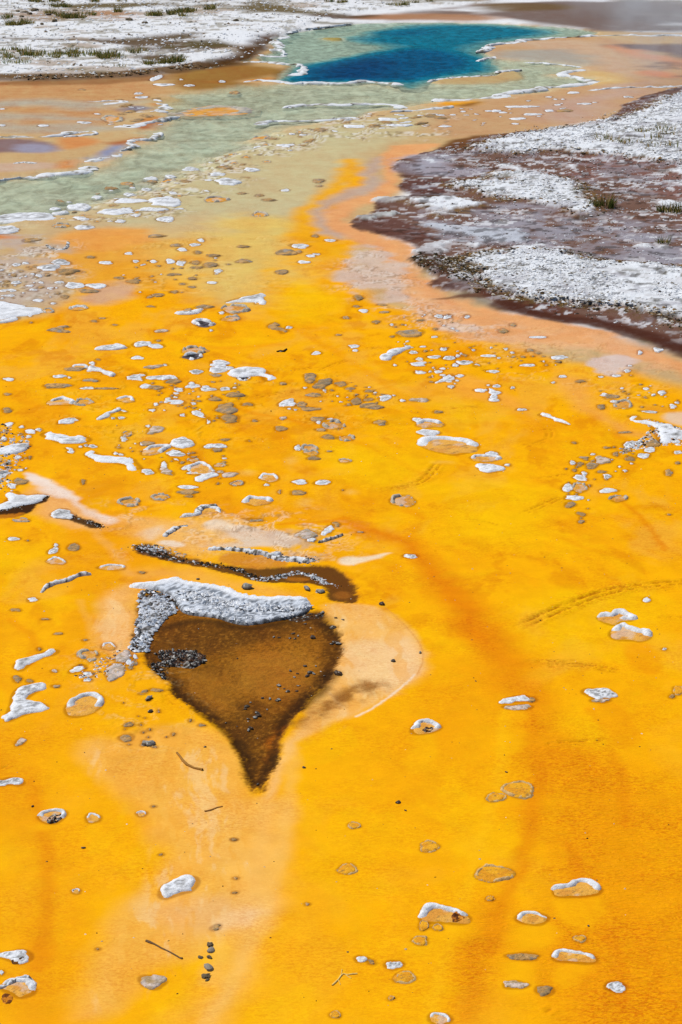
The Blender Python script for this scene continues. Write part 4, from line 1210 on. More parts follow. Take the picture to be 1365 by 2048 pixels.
    for k, (pts_, wd_, rgb_, op_) in enumerate((
        ([(1010,1420),(1000,1560),(960,1700),(900,1880),(850,2060)], 0.05, (255, 188, 10), 0.6), ([(1080,1530),(1060,1680),(1010,1800),(980,1900)], 0.07, (238, 142, 0), 0.7), ([(1180,1420),(1240,1520),(1250,1650)], 0.05, (240, 146, 0), 0.6),
        ([(590,1500),(575,1650),(540,1800),(470,1950),(400,2070)], 0.06, (253, 196, 100), 0.4), ([(530,1600),(520,1750),(470,1850),(420,1960)], 0.08, (252, 194, 104), 0.35), 
        ([(480,820),(620,850),(760,900),(860,960)], 0.06, (240, 146, 0), 0.6), ([(560,640),(700,720),(860,830),(1000,930)], 0.08, (246, 158, 0), 0.5), ([(300,660),(420,700),(560,690)], 0.10, (244, 156, 10), 0.5),
        ([(1000,1000),(1080,1060),(1180,1100),(1280,1120)], 0.06, (246, 160, 0), 0.5), ([(690,1036),(640,1050),(560,1052)], 0.05, (238, 138, 0), 0.6), ([(1240,1000),(1290,1040),(1330,1100)], 0.04, (236, 140, 0), 0.6),
        ([(120,1000),(220,1090),(260,1150)], 0.05, (250, 184, 90), 0.5), ([(20,1240),(80,1280),(60,1330)], 0.05, (240, 146, 0), 0.5), ([(160,1200),(200,1300),(180,1380)], 0.04, (252, 186, 70), 0.5), ([(60,1560),(90,1660),(100,1790),(80,1930)], 0.06, (238, 144, 0), 0.6),
        ([(1140,1690),(1170,1800),(1240,1900),(1250,2020)], 0.05, (238, 140, 0), 0.5))):
        tail('F', pts_, wd_, rgb_, op_, 350 + k)
    # lemon-bright patches
    LE = (255, 200, 0)
    for k, p in enumerate(([(-100,1060),(60,1080),(50,1150),(-100,1150)], [(560,560),(700,580),(680,640),(560,650)], [(1040,1180),(1280,1170),(1300,1290),(1080,1320)], [(1080,1440),(1220,1440),(1230,1500),(1110,1490)],
                           [(620,880),(840,900),(820,990),(640,980)], [(860,960),(1100,950),(1100,1100),(940,1080)], [(860,790),(980,810),(960,860),(860,850)])):
        paint('F', p, LE, 0.25, 0.2, 0.5, 0.6, seed=130 + k)
    # pinkish white silt streaks
    paint('M4', [(110,300),(200,308),(330,368),(430,440),(440,475),(560,525),(710,568),(620,605),(560,585),(430,492),(300,432),(150,352)], (246, 226, 208), 0.03, 0.06, 0.2, 0.95)
    paint('M4', [(150,350),(300,430),(450,490),(640,610),(480,620),(260,560),(200,470)], (246, 184, 110), 0.08, 0.06, 0.2, 0.8)
    paint('M4', [(600,560),(800,540),(1000,600),(1200,560),(1365,580),(1365,720),(1100,760),(900,700),(700,640)], (248, 190, 110), 0.10, 0.08, 0.25, 0.7)
    paint('M4', [(900,690),(960,680),(1060,700),(1040,725),(930,722)], (246, 226, 200), 0.03, 0.04, 0.12, 0.9)
    paint('M4', [(780,650),(900,600),(960,620),(900,670),(820,680)], (244, 208, 166), 0.05, 0.05, 0.15, 0.8)
    paint('M5', [(-100,580),(60,590),(200,620),(420,650),(480,690),(420,740),(200,720),(40,730),(-100,720)], (232, 206, 178), 0.03, 0.07, 0.2, 0.95, mott=(0.25, 0.34, 0.14))
    paint('M5', [(-100,600),(0,580),(120,590),(100,620),(0,640)], (248, 222, 186), 0.04, 0.05, 0.2, 0.8)
    paint('M5', [(660,800),(740,780),(860,775),(1000,752),(960,775),(850,800),(720,830)], (250, 226, 190), 0.02, 0.04, 0.15, 0.95)
    paint('M5', [(240,640),(480,640),(620,690),(600,760),(520,820),(420,800),(300,720)], (204, 178, 156), 0.05, 0.07, 0.15, 0.6, mott=(0.12, 0.48, 0.12))
    for k, (cx, cy, w_, h_) in enumerate(((750,410,90,30), (480,470,90,60), (410,230,60,50), (160,300,90,40), (1260,240,120,14))):
        paint('M5', [(cx - w_ / 2, cy), (cx, cy - h_ / 2), (cx + w_ / 2, cy), (cx, cy + h_ / 2)], (252, 196, 90), 0.05, 0.03, 0.1, 0.6, seed=150 + k)
    # pale wakes below single crusts
    for k, (r_, p) in enumerate((('L3', [(400,780),(560,775),(548,900),(530,1010),(430,1010),(390,850)]), ('L3', [(900,740),(1020,720),(1130,860),(1150,960),(1040,1000),(960,900)]),
                                 ('L3', [(-60,900),(100,900),(80,1050),(-20,1130),(-90,1100),(-70,1000)]), ('L3', [(1050,430),(1180,420),(1300,560),(1200,620),(1080,540)]),
                                 ('L6', [(690,515),(950,500),(980,640),(900,700),(760,660),(700,600)]), ('L6', [(480,665),(700,640),(740,720),(640,780),(500,780)]), ('L6', [(680,860),(910,860),(800,960),(690,1000)]),
                                 ('L5', [(1040,680),(1290,660),(1200,820),(1080,860),(960,760)]), ('L4', [(180,380),(320,380),(260,420),(170,420)]), ('L4', [(460,380),(530,380),(540,500),(490,520)]),
                                 ('L6', [(430,850),(620,840),(600,980),(500,1040),(420,960)]), ('M5', [(980,500),(1110,500),(1180,570),(1120,560)]))):
        dk = k in (1, 3, 11)
        paint(r_, p, (244, 156, 0) if dk else (255, 186, 2), 0.03, 0.03, 0.12, 0.6, seed=160 + k, rip=0.05)
    # brown pool proper
    bp = [(120,310),(200,300),(300,330),(430,360),(560,400),(700,390),(830,380),(892,384),(880,412),(900,430),(935,445),(915,462),(955,480),(940,505),(960,530),(948,570),(938,630),(920,660),(862,712),(795,775),(738,840),(706,920),(682,1010),(640,1100),(612,1150),(590,1115),(570,1150),(540,1105),(528,1010),(480,920),(400,830),(300,765),(250,735),(215,705),(222,680),(150,632),(130,600),(110,540),(80,500),(100,430),(90,350)]
    i, w, s = brown('L2', bp, (152, 94, 14), 0.030, 0.022, 0.16, 170, -0.010, 1.0, 0.55, 0.7)
    edge = sst(0.0, 0.02, s) * sst(0.16, 0.02, s) * (0.6 + 0.8 * fbm(X[i], Y[i], 1 / 0.10, 3, 177))
    blend(i, edge, lin(84, 48, 4), 0.8); Mk[i, 3] = np.maximum(Mk[i, 3], edge * 0.8)
    paint('L2', [(150,420),(430,410),(700,410),(880,395),(900,440),(800,460),(560,520),(360,560),(240,560),(150,520)], (104, 62, 12), 0.08, 0.06, 0.15, 0.75, fuzz=0.7)
    paint('L2', [(560,480),(800,500),(900,560),(880,640),(700,700),(560,640)], (186, 122, 26), 0.10, 0.08, 0.2, 0.5, mott=(0.2, 0.42, 0.2))
    paint('L2', [(880,600),(960,640),(860,760),(740,830),(700,900),(660,1000),(630,1000),(680,880),(720,810),(830,720)], (70, 42, 8), 0.04, 0.03, 0.1, 0.75, fuzz=0.8)
    paint('L2', [(640,920),(690,860),(720,850),(680,950),(640,1040)], (196, 106, 10), 0.03, 0.02, 0.1, 0.8)
    paint('L2', [(960,690),(1130,680),(1160,700),(1000,760),(860,830),(760,880),(780,830),(860,760)], (150, 92, 30), 0.06, 0.05, 0.12, 0.85, fuzz=0.6, mott=(0.1, 0.42, 0.2))
    paint('L2', [(500,760),(640,760),(660,860),(560,960),(520,880)], (96, 58, 10), 0.05, 0.05, 0.12, 0.6, fuzz=0.8)
    i, w, s = area('L2', bp, 0.027, 0.022, 0.16, 170, dith=0.018, rag=0.027)
    q = fbm(X[i], Y[i], 1 / 0.016, 3, 178, 0.7); q2 = fbm(X[i], Y[i], 1 / 0.22, 3, 179)
    blend(i, w * sst(0.54, 0.64, q), lin(58, 34, 4), 0.4); blend(i, w * sst(0.60, 0.74, 1 - q), lin(206, 138, 44), 0.35)
    blend(i, w * sst(0.5, 0.7, q2), lin(92, 54, 8), 0.3)
    edge = sst(-0.01, 0.02, s) * sst(0.09, 0.02, s) * sst(0.38, 0.6, fbm(X[i], Y[i], 1 / 0.12, 3, 181) + 0.25 * (fbm(X[i], Y[i], 1 / 0.012, 2, 182) - 0.5))
    blend(i, edge, lin(58, 33, 4), 0.8)
    tail('L2', [(570,1100),(545,1010),(505,935),(430,855),(330,790)], 0.035, (60, 34, 4), 0.6, 183)
    tail('L2', [(620,1080),(660,960),(690,870),(740,800),(830,720),(900,650)], 0.028, (62, 36, 4), 0.6, 184)
    tail('L2', [(200,450),(300,415),(430,425),(560,455),(700,425),(860,405)], 0.06, (66, 40, 8), 0.7, 185)
    paint('L2', [(480,600),(640,540),(820,560),(860,640),(760,740),(620,740),(500,690)], (196, 130, 38), 0.08, 0.06, 0.2, 0.45, dith=0.06)
    paint('L2', [(260,640),(420,620),(520,720),(480,800),(360,750)], (180, 114, 28), 0.06, 0.05, 0.2, 0.45, dith=0.05)
    # narrow dark channel above it
    brown('L2', [(80,110),(130,95),(250,140),(420,180),(560,200),(700,200),(830,190),(930,195),(985,235),(1015,290),(1035,325),(1010,342),(930,340),(885,322),(900,295),(870,275),(760,262),(640,265),(520,235),(400,205),(250,180),(110,150)], (100, 58, 18), 0.02, 0.03, 0.1, 171, -0.006, 0.95, 0.6)
    brown('L2', [(440,140),(560,135),(700,160),(730,190),(640,205),(520,195),(420,175)], (222, 142, 40), 0.02, 0.02, 0.1, 172, 0, 0.9, 0.2)
    paint('L2', [(910,305),(960,290),(1000,310),(980,330),(920,328)], (168, 104, 30), 0.02, 0.02, 0.08, 0.8)
    paint('L2', [(700,240),(790,235),(830,250),(760,258)], (186, 112, 20), 0.012, 0.01, 0.06, 0.8)
    # dark mud under the left-edge crust and the dark bar
    brown('M4', [(-60,520),(100,500),(190,468),(275,435),(288,448),(220,490),(130,540),(60,558),(-60,558)], (66, 38, 10), 0.012, 0.03, 0.08, 173, 0.0, 1.0, 0.8)
    brown('M4', [(290,548),(360,530),(440,545),(560,590),(592,605),(530,622),(480,600),(400,568),(320,560)], (62, 36, 8), 0.01, 0.02, 0.06, 174, 0.0, 0.95, 0.8)
    brown('M4', [(-60,545),(60,535),(160,520),(120,548),(40,566),(-60,566)], (214, 130, 20), 0.012, 0.02, 0.06, 175, 0, 0.8, 0.2)
    brown('M4', [(760,735),(800,715),(900,735),(990,750),(960,770),(860,770),(790,760)], (110, 80, 60), 0.02, 0.03, 0.06, 176, 0, 0.8, 0.5)
    # terrace lilac and orange patches in the left shallows
    for k, (r_, p, c_) in enumerate((('R3', [(-200,75),(60,72),(180,80),(240,120),(120,130),(-200,132)], (132, 108, 112)), ('R3', [(60,95),(180,92),(240,120),(100,130),(50,122)], (160, 158, 176)),
                                     ('R3', [(200,80),(300,60),(390,75),(330,110),(240,115)], (216, 142, 80)), ('R3', [(240,160),(330,150),(340,165),(280,185),(180,190)], (216, 134, 66)),
                                     ('R3', [(370,130),(450,95),(530,90),(500,115),(400,150),(330,160)], (136, 144, 176)), ('R3', [(430,90),(500,75),(560,60),(590,65),(520,90),(460,100)], (176, 98, 52)),
                                     ('R3', [(-200,170),(150,160),(240,180),(100,200),(-200,215)], (206, 176, 150)), ('R1', [(470,420),(560,410),(600,420),(540,435),(480,432)], (128, 126, 142)),
                                     ('R1', [(500,495),(560,478),(640,465),(620,490),(560,505)], (176, 92, 44)), ('R1', [(540,465),(600,455),(640,458),(600,470)], (206, 130, 52)),
                                     ('R1', [(580,405),(640,402),(630,412),(590,412)], (216, 132, 40)), ('R1', [(940,318),(1000,308),(1090,300),(1060,312),(1000,320)], (214, 134, 44)), ('R1', [(1120,262),(1170,258),(1180,275),(1150,285)], (226, 140, 50)),
                                     ('R1', [(800,320),(860,312),(880,320),(840,328)], (166, 108, 44)), ('R3', [(-100,440),(40,438),(60,458),(-100,465)], (222, 132, 56)), ('R3', [(200,430),(480,420),(640,430),(520,500),(300,510),(200,480)], (238, 164, 74)))):
        paint(r_, p, c_, 0.15, 0.15, 0.5, 0.9, seed=190 + k)
    # ---- spring water: channel and basin
    channel = [(590,166),(480,172),(420,184),(345,190),(330,235),(322,272),(262,298),(178,328),(182,338),(92,347),(0,362),(-400,372),(-400,462),(0,448),(100,434),(200,406),(290,380),(350,352),(420,324),(500,285),(560,250),(660,240),(760,222),(850,204),(932,198),(1003,193),(1075,178),(1188,165),(1173,154),(1106,149),(1170,137),(1130,125),(1040,118),(960,118),(990,130),(1000,140),(880,156),(815,178),(770,163),(640,166)]
    i, w, s = area('F', channel, 0.45, 0.3, 0.6, 210, rag=0.25)
    blend(i, w, lin(222, 220, 190), 0.9)
    q = fbm(X[i], Y[i], 1 / 0.35, 4, 211)
    blend(i, w * sst(0.5, 0.62, q), lin(190, 174, 130), 0.55)
    Z[i] = Z[i] * (1 - w) + w * (-0.03 - 0.04 * q); Mk[i, 0] *= 1 - w; Mk[i, 1] = np.maximum(Mk[i, 1], w)
    paint('F', [(345,190),(480,172),(560,170),(560,200),(470,230),(360,232)], (176, 152, 96), 0.5, 0.4, 1.0, 0.6, seed=212)
    pool = [(575,69),(600,62),(660,55),(700,47),(790,44),(900,44),(1000,46),(1060,51),(1100,52),(1190,61),(1182,70),(1100,74),(1030,80),(985,88),(965,97),(958,105),(978,110),(960,120),(992,131),(1000,141),(985,147),(940,151),(880,157),(858,162),(870,167),(845,172),(815,178),(805,169),(770,163),(700,164),(640,165),(560,163),(535,161),(590,150),(610,141),(604,131),(560,126),(520,120),(525,108),(560,104),(540,98),(565,92),(545,84),(560,74)]
    i, w, s = area('F', pool, 0.12, 0.12, 0.5, 220)
    blend(i, w, lin(214, 214, 186), 1.0)
    Z[i] = Z[i] * (1 - w) + w * (-0.12); Mk[i, 0] *= 1 - w
    deep = [(735,62),(790,50),(900,46),(1000,48),(1060,54),(1100,56),(1130,64),(1030,77),(985,86),(962,97),(955,106),(970,112),(955,121),(985,132),(990,141),(935,148),(880,154),(850,162),(845,170),(815,177),(805,168),(770,161),(700,162),(640,163),(565,162),(600,150),(614,140),(612,128),(700,112),(768,98),(772,90),(700,82),(690,75)]
    i, w, s = area('F', deep, 0.25, 0.2, 0.8, 221)
    Z[i] -= w * (0.16 + 0.28 * np.clip(s / 0.8, 0, 1))
    deeper = [(615,150),(640,128),(760,104),(830,92),(930,110),(950,128),(900,148),(820,160),(700,158),(620,160)]
    i, w, s = area('F', deeper, 0.6, 0.3, 1.0, 222)
    Z[i] -= w * 0.7
    i, w, s = area('F', [(618,152),(640,130),(740,112),(800,125),(780,152),(700,157),(625,158)], 0.6, 0.3, 1.0, 223)
    Z[i] -= w * 0.6
    i, w, s = area('F', [(730,62),(830,56),(880,64),(800,72)], 0.4, 0.3, 1.0, 224)
    Z[i] -= w * 0.25
    # islands rising from it
    isl = [(855,161),(891,154),(993,150),(993,141),(1034,138),(1047,152),(1024,160),(973,167),(870,167)]
    i, w, s = area('F', isl, 0.12, 0.12, 0.4, 225)
    blend(i, w, lin(196, 168, 116), 1.0); Z[i] = Z[i] * (1 - w) + w * 0.018
    i, w, s = area('F', [(636,76),(660,73),(690,75),(692,81),(660,81)], 0.15, 0.12, 0.4, 226)
    blend(i, w, lin(168, 150, 84), 1.0); Z[i] = Z[i] * (1 - w) + w * 0.02
    if water_only: return Z
    # ---- thin terrace lips: little contour steps in the shallow flats
    def lips(reg, pts, scl, seed, op, dark=(128, 108, 76), pale=(232, 228, 216), levels=(0.42, 0.5, 0.58), ax=1.0, lw=1.0):
        i, w, s = area(reg, pts, 0.25, 0.2, 0.6, seed)
        if i.size == 0: return
        q = fbm(X[i] * ax, Y[i], 1 / scl, 4, seed + 3, 0.55)
        brk = sst(0.40, 0.55, fbm(X[i], Y[i], 1.3 / scl, 3, seed + 8))
        for lv in levels:
            a_ = np.exp(-((q - lv) / (0.010 * lw)) ** 2); b_ = np.exp(-((q - lv - 0.028 * lw) / (0.016 * lw)) ** 2)
            blend(i, w * b_ * brk, lin(*pale), op); blend(i, w * a_ * brk, lin(*dark), op)
            Z[i] += w * 0.004 * sst(lv - 0.004, lv + 0.004, q)
    lips('R3', [(100,340),(420,255),(600,215),(760,170),(900,90),(1000,50),(1365,5),(1365,60),(1200,110),(1060,170),(960,240),(800,310),(700,370),(450,410),(0,420),(0,370)], 0.7, 501, 0.75)
    lips('R2', [(-100,430),(420,430),(560,505),(300,560),(-100,560)], 0.8, 502, 0.7)
    lips('R3', [(-200,450),(250,455),(300,520),(250,620),(300,660),(100,720),(-200,720)], 0.5, 503, 0.7)
    lips('R3', [(450,440),(1000,420),(1250,470),(1200,620),(800,700),(500,700)], 0.6, 504, 0.35, (190, 140, 50), (244, 210, 130), (0.46, 0.54))
    lips('R4', [(0,560),(180,480),(330,560),(320,700),(560,760),(700,800),(500,880),(200,760),(50,700)], 0.4, 505, 0.55, (150, 120, 90), (230, 214, 200))
    lips('M1', [(380,420),(1365,420),(1365,900),(900,900),(300,800),(200,600)], 0.30, 506, 0.40, (176, 112, 10), (252, 200, 70), (0.45, 0.53))
    lips('M2', [(0,440),(700,450),(1000,600),(900,760),(500,900),(0,900)], 0.30, 507, 0.40, (176, 112, 10), (252, 200, 70), (0.45, 0.53))
    lips('M4', [(560,480),(1365,480),(1365,720),(900,760),(600,640)], 0.28, 508, 0.5, (190, 140, 80), (252, 226, 190), (0.45, 0.53))
    lips('M5', [(-100,520),(640,560),(760,660),(620,800),(300,760),(-100,740)], 0.26, 509, 0.55, (150, 118, 84), (246, 228, 204), (0.44, 0.5, 0.57))
    lips('M3', [(0,0),(400,60),(700,150),(1365,280),(1365,560),(1000,640),(700,420),(0,380)], 0.34, 510, 0.35, (180, 116, 30), (250, 204, 130), (0.46, 0.54))
    lips('L1', [(400,700),(800,700),(900,950),(1000,1250),(700,1300),(650,950),(400,900)], 0.16, 511, 0.5, (180, 124, 40), (250, 212, 140), (0.45, 0.54))
    # ---- trails of hoof and foot prints crumpling the mat
    for reg, pts, width, op in TRAILS:
        line = chaikin(W(reg, pts), 2, False)
        lo, hi = line.min(0) - width * 3, line.max(0) + width * 3
        idx = np.nonzero((X > lo[0]) & (X < hi[0]) & (Y > lo[1]) & (Y < hi[1]))[0]
        if idx.size == 0: continue
        wx, wy = warp(idx, 0.12, 7)
        d, par, sd = ldist(line, X[idx] + 0.3 * width * wx, Y[idx] + 0.3 * width * wy)
        sgn = d * sd
        L = par.max()
        fade = sst(0, 0.2 * L, par) * sst(L, 0.85 * L, par)
        beat = sst(0.35, 0.62, fbm(par, sgn * 0.5, 1 / 0.028, 3, 9, 0.7))
        k = np.zeros(idx.size)
        for off in ((-0.6, 0.6) if width > 0.025 else (0.0,)):
            k = np.maximum(k, np.exp(-((sgn - off * width) / (0.13 * width + 0.004)) ** 2))
        m = k * fade * op
        Z[idx] -= m * 0.008 * beat; Z[idx] += 0.003 * np.exp(-((np.abs(sgn) - width * 1.3) / (0.4 * width)) ** 2) * fade * op
        blend(idx, m * sst(0.35, 0.8, beat), lin(170, 92, 0), 0.7)
        Mk[idx, 2] = np.maximum(Mk[idx, 2], fade * op * sst(width * 3, width, d))
    # ---- stain rings where mat laps against each crust
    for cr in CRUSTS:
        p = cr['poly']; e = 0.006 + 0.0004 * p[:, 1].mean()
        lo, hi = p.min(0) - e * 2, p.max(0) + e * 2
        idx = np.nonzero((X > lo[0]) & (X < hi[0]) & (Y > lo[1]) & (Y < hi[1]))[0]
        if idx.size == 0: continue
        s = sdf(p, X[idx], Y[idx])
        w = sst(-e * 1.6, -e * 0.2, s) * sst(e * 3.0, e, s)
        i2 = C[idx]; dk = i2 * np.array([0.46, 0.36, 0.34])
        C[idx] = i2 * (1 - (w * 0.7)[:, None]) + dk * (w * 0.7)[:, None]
    # ---- mottling of the mats, drawn out along the flow
    sx = X + 0.25 * (fbm(X, Y, 1 / 0.8, 2, 300) - 0.5); sy = Y
    st = 0.55 * (fbm(sx * 3.0, sy * 0.9, 1.0, 4, 301) - 0.5) + 0.6 * (fbm(sx * 9.0 + 1.5 * sy, sy * 1.3, 1.0, 4, 305) - 0.5)
    m2 = fbm(X, Y, 1 / 0.16, 4, 302, 0.6) - 0.5
    wet = Mk[:, 1:2] * (1 - Mk[:, 0:1])
    C *= 1 + wet * np.stack([0.10 * st + 0.05 * m2, 0.40 * st + 0.22 * m2, 0.46 * st + 0.3 * m2], -1) * 1.2
    Z += (Mk[:, 1] > 0) * 0.006 * (fbm(X, Y, 1 / 0.35, 3, 303) - 0.5)
    Z += Mk[:, 0] * 0.022 * (fbm(X, Y, 1 / 0.09, 3, 304, 0.7) - 0.45)
    np.clip(C, 0, 0.9, out=C)
    return Z, C, Mk

# grid rows and columns: finest where the ground is seen, coarse out to the horizon
def row_y(v):
    return ground_pt(np.full_like(v, CX), v)[:, 1]
vs = np.concatenate([np.arange(2070, 560, -2.1), np.arange(560, -40, -1.9), np.linspace(-42, -270, 40)])
ys = row_y(vs)
ys = np.concatenate([[-60, -10, 0, 2.0, 4.0, 5.2], ys[::1], [1.0e3, 2.5e3]])
ys = np.sort(ys)
us = np.concatenate([-3000 + np.linspace(0, 2260, 16), np.arange(-730, -80, 10.0), np.arange(-80, 1446, 2.5), np.arange(1446, 2096, 10.0), 2106 + np.linspace(0, 2260, 16)])
tt = np.sqrt(np.maximum(ys, 4.0) ** 2 + H * H)
GX = (us[None, :] - CX) / FPX * tt[:, None]
GX[:6] *= np.array([12, 6, 3, 2, 1.2, 1.0])[:, None]
GY = np.repeat(ys[:, None], len(us), 1)
nr, nc = GX.shape
gz, gc, gm = surface(GX.ravel(), GY.ravel())
def grid_faces(nr, nc):
    a = (np.arange(nr - 1)[:, None] * nc + np.arange(nc - 1)[None, :]).ravel()
    return np.stack([a, a + 1, a + nc + 1, a + nc], -1)
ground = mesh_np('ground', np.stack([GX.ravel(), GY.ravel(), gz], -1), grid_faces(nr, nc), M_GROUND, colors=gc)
attr(ground, 'Mask', gm)
tag(ground, 'yellow and orange microbial mats with white sinter flats and brown mud', 'ground', kind='structure')
_rows = ys
def ground_z(x, y):
    """relief under a point, from the built grid"""
    r = int(np.clip(np.searchsorted(_rows, y), 1, nr - 1)); c = int(np.clip(np.searchsorted(GX[r], x), 0, nc - 1))
    return float(gz[r * nc + c])

# water sheet lying in channel and basin
wv = np.arange(480, 36, -2.2); wu = np.arange(-420, 1240, 4.0)
wy = row_y(wv); wt = np.sqrt(wy ** 2 + H * H)
WX = (wu[None, :] - CX) / FPX * wt[:, None]; WY = np.repeat(wy[:, None], len(wu), 1)
wz = surface(WX.ravel(), WY.ravel(), True)
wf = grid_faces(*WX.shape)
keep = wz[wf].min(1) < 0.012
wf = wf[keep]
used = np.unique(wf); rem = np.zeros(WX.size, int); rem[used] = np.arange(len(used))
dep = np.clip(-wz[used], 0, 3)
water = mesh_np('water', np.stack([WX.ravel()[used], WY.ravel()[used], np.zeros(len(used))], -1), rem[wf], M_WATER, colors=np.repeat(dep[:, None], 3, 1))
tag(water, 'deep blue hot spring pool and clear shallow runoff channel', 'water', kind='structure')
# ------------------------------------------------------------------ sinter crusts as heightfield slabs
def hf(name, poly, h, edge, zf=None, cf=None, mat=None, n=24, parent=None, warp=0.0, seed=0, profile=None, base=0.0, nmax=60):
    """slab whose outline is poly; zf(x,y,s)->extra height, cf(x,y,s,z)->colour"""
    lo, hi = poly.min(0), poly.max(0)
    m = edge * 0.7 + warp
    lo = lo - m; hi = hi + m
    ext = hi - lo
    cell = max(ext.min() / (n * 0.75), ext.max() / nmax)
    nx = max(6, int(math.ceil(ext[0] / cell)) + 1); ny = max(6, int(math.ceil(ext[1] / cell)) + 1)
    x, y = np.meshgrid(np.linspace(lo[0], hi[0], nx), np.linspace(lo[1], hi[1], ny))
    x = x.ravel(); y = y.ravel()
    wx = x + warp * 2 * (fbm(x, y, 3.2 / max(ext.min(), 1e-3), 4, seed) - 0.5)
    wy = y + warp * 2 * (fbm(x, y, 3.2 / max(ext.min(), 1e-3), 4, seed + 9) - 0.5)
    s = sdf(poly, wx, wy)
    t = np.clip(s / edge, -1, 1)
    z = np.where(t > 0, h * np.sin(t * math.pi / 2), t * (h * 1.5 + 0.02))
    if profile is not None: z = profile(x, y, s, t)
    if zf is not None: z = z + zf(x, y, s)
    f = grid_faces(ny, nx)
    f = f[s[f].max(1) > -0.62 * edge]
    if len(f) == 0: return None
    used = np.unique(f); rem = np.zeros(x.size, int); rem[used] = np.arange(len(used))
    c = cf(x, y, s, z)[used]
    cx, cy = poly.mean(0)
    v = np.stack([x[used] - cx, y[used] - cy, z[used]], -1)
    o = mesh_np(name, v, rem[f], mat or M_CRUST, parent=parent, colors=np.clip(c, 0, 0.9))
    if parent is None: o.location = (cx, cy, base)
    else: o.location = (cx - parent.location.x, cy - parent.location.y, base - parent.location.z)
    return o
def mixc(a, b, w):
    return a * (1 - w[:, None]) + b * w[:, None]
WHITE = lin(248, 250, 253); GREY = lin(158, 156, 152); PIT = lin(112, 108, 100); TAN = lin(178, 150, 108); DTAN = lin(132, 106, 70)
AMBER = lin(236, 168, 58); PEACH = lin(240, 184, 104); PINK = lin(228, 206, 190); MATY = lin(250, 178, 24)
LAND = [('beside the ledge at the left edge', 60, 630), ('near the triangular white slab', 500, 605), ('near the bowl-shaped ring', 405, 655),
        ('in the left crust field', 330, 770), ('around the long lumpy ridges at left', 110, 890), ('near the large C-shaped crust', 505, 745), ('in the middle grey patch', 660, 800),
        ('below the gravel bank', 900, 730), ('near the S-shaped crust', 990, 785), ('near the heap at the right edge', 1320, 850), ('near the half-moon plate', 900, 890),
        ('in the right-hand crust cluster', 1160, 960), ('left of the brown pool', 250, 1330), ('near the hooked crust', 70, 1400), ('below the brown pool', 520, 1720),
        ('near the lower right corner', 1150, 1850), ('in the bottom left corner', 40, 1950), ('in the open yellow flat', 900, 1130), ('near the level white pair', 610, 970),
        ('by the dark-edged channel', 520, 1090), ('on the wash above the channel', 330, 1030), ('near the joined slabs', 350, 900), ('on the speckled tan flat', 330, 520), ('in the bend of the stream', 590, 500),
        ('on the tan flat beside the stream', 560, 370), ('on the channel bank', 300, 410), ('at the crumbly left edge', 60, 570), ('beside the shallow channel at left', 30, 430), ('in the left shallows', 250, 220), ('below the blue pool', 700, 230),
        ('on the orange shallows', 1080, 215), ('right of the pink fan', 1250, 780), ('near the pale pink tongue', 760, 590), ('near the footprint trail', 1250, 1250), ('at lower left', 150, 1650), ('right of the brown pool', 1050, 1500)]
LOOK = dict(w='white', g='grey-brown flat', p='pale pinkish', r='ring-shaped tan', c='white-rimmed half-moon', t='faint drowned ring', d='dark-centred')
bylab = {}
_vis = [k for k, c in enumerate(CRUSTS)]
CRUMB = set(); CRUMB_OBJ = dict(sinter_crust=[], sinter_plate=[])
for kk in ('w', 'gp'):
    L_ = sorted([k for k in _vis if CRUSTS[k]['kind'] in kk and CRUSTS[k]['label'] is None], key=lambda k: -CRUSTS[k]['w'] * CRUSTS[k]['h'])
    nl = sum(1 for c in CRUSTS if c['kind'] in kk and c['label'] is not None)
    CRUMB |= set(L_[285 - nl:])
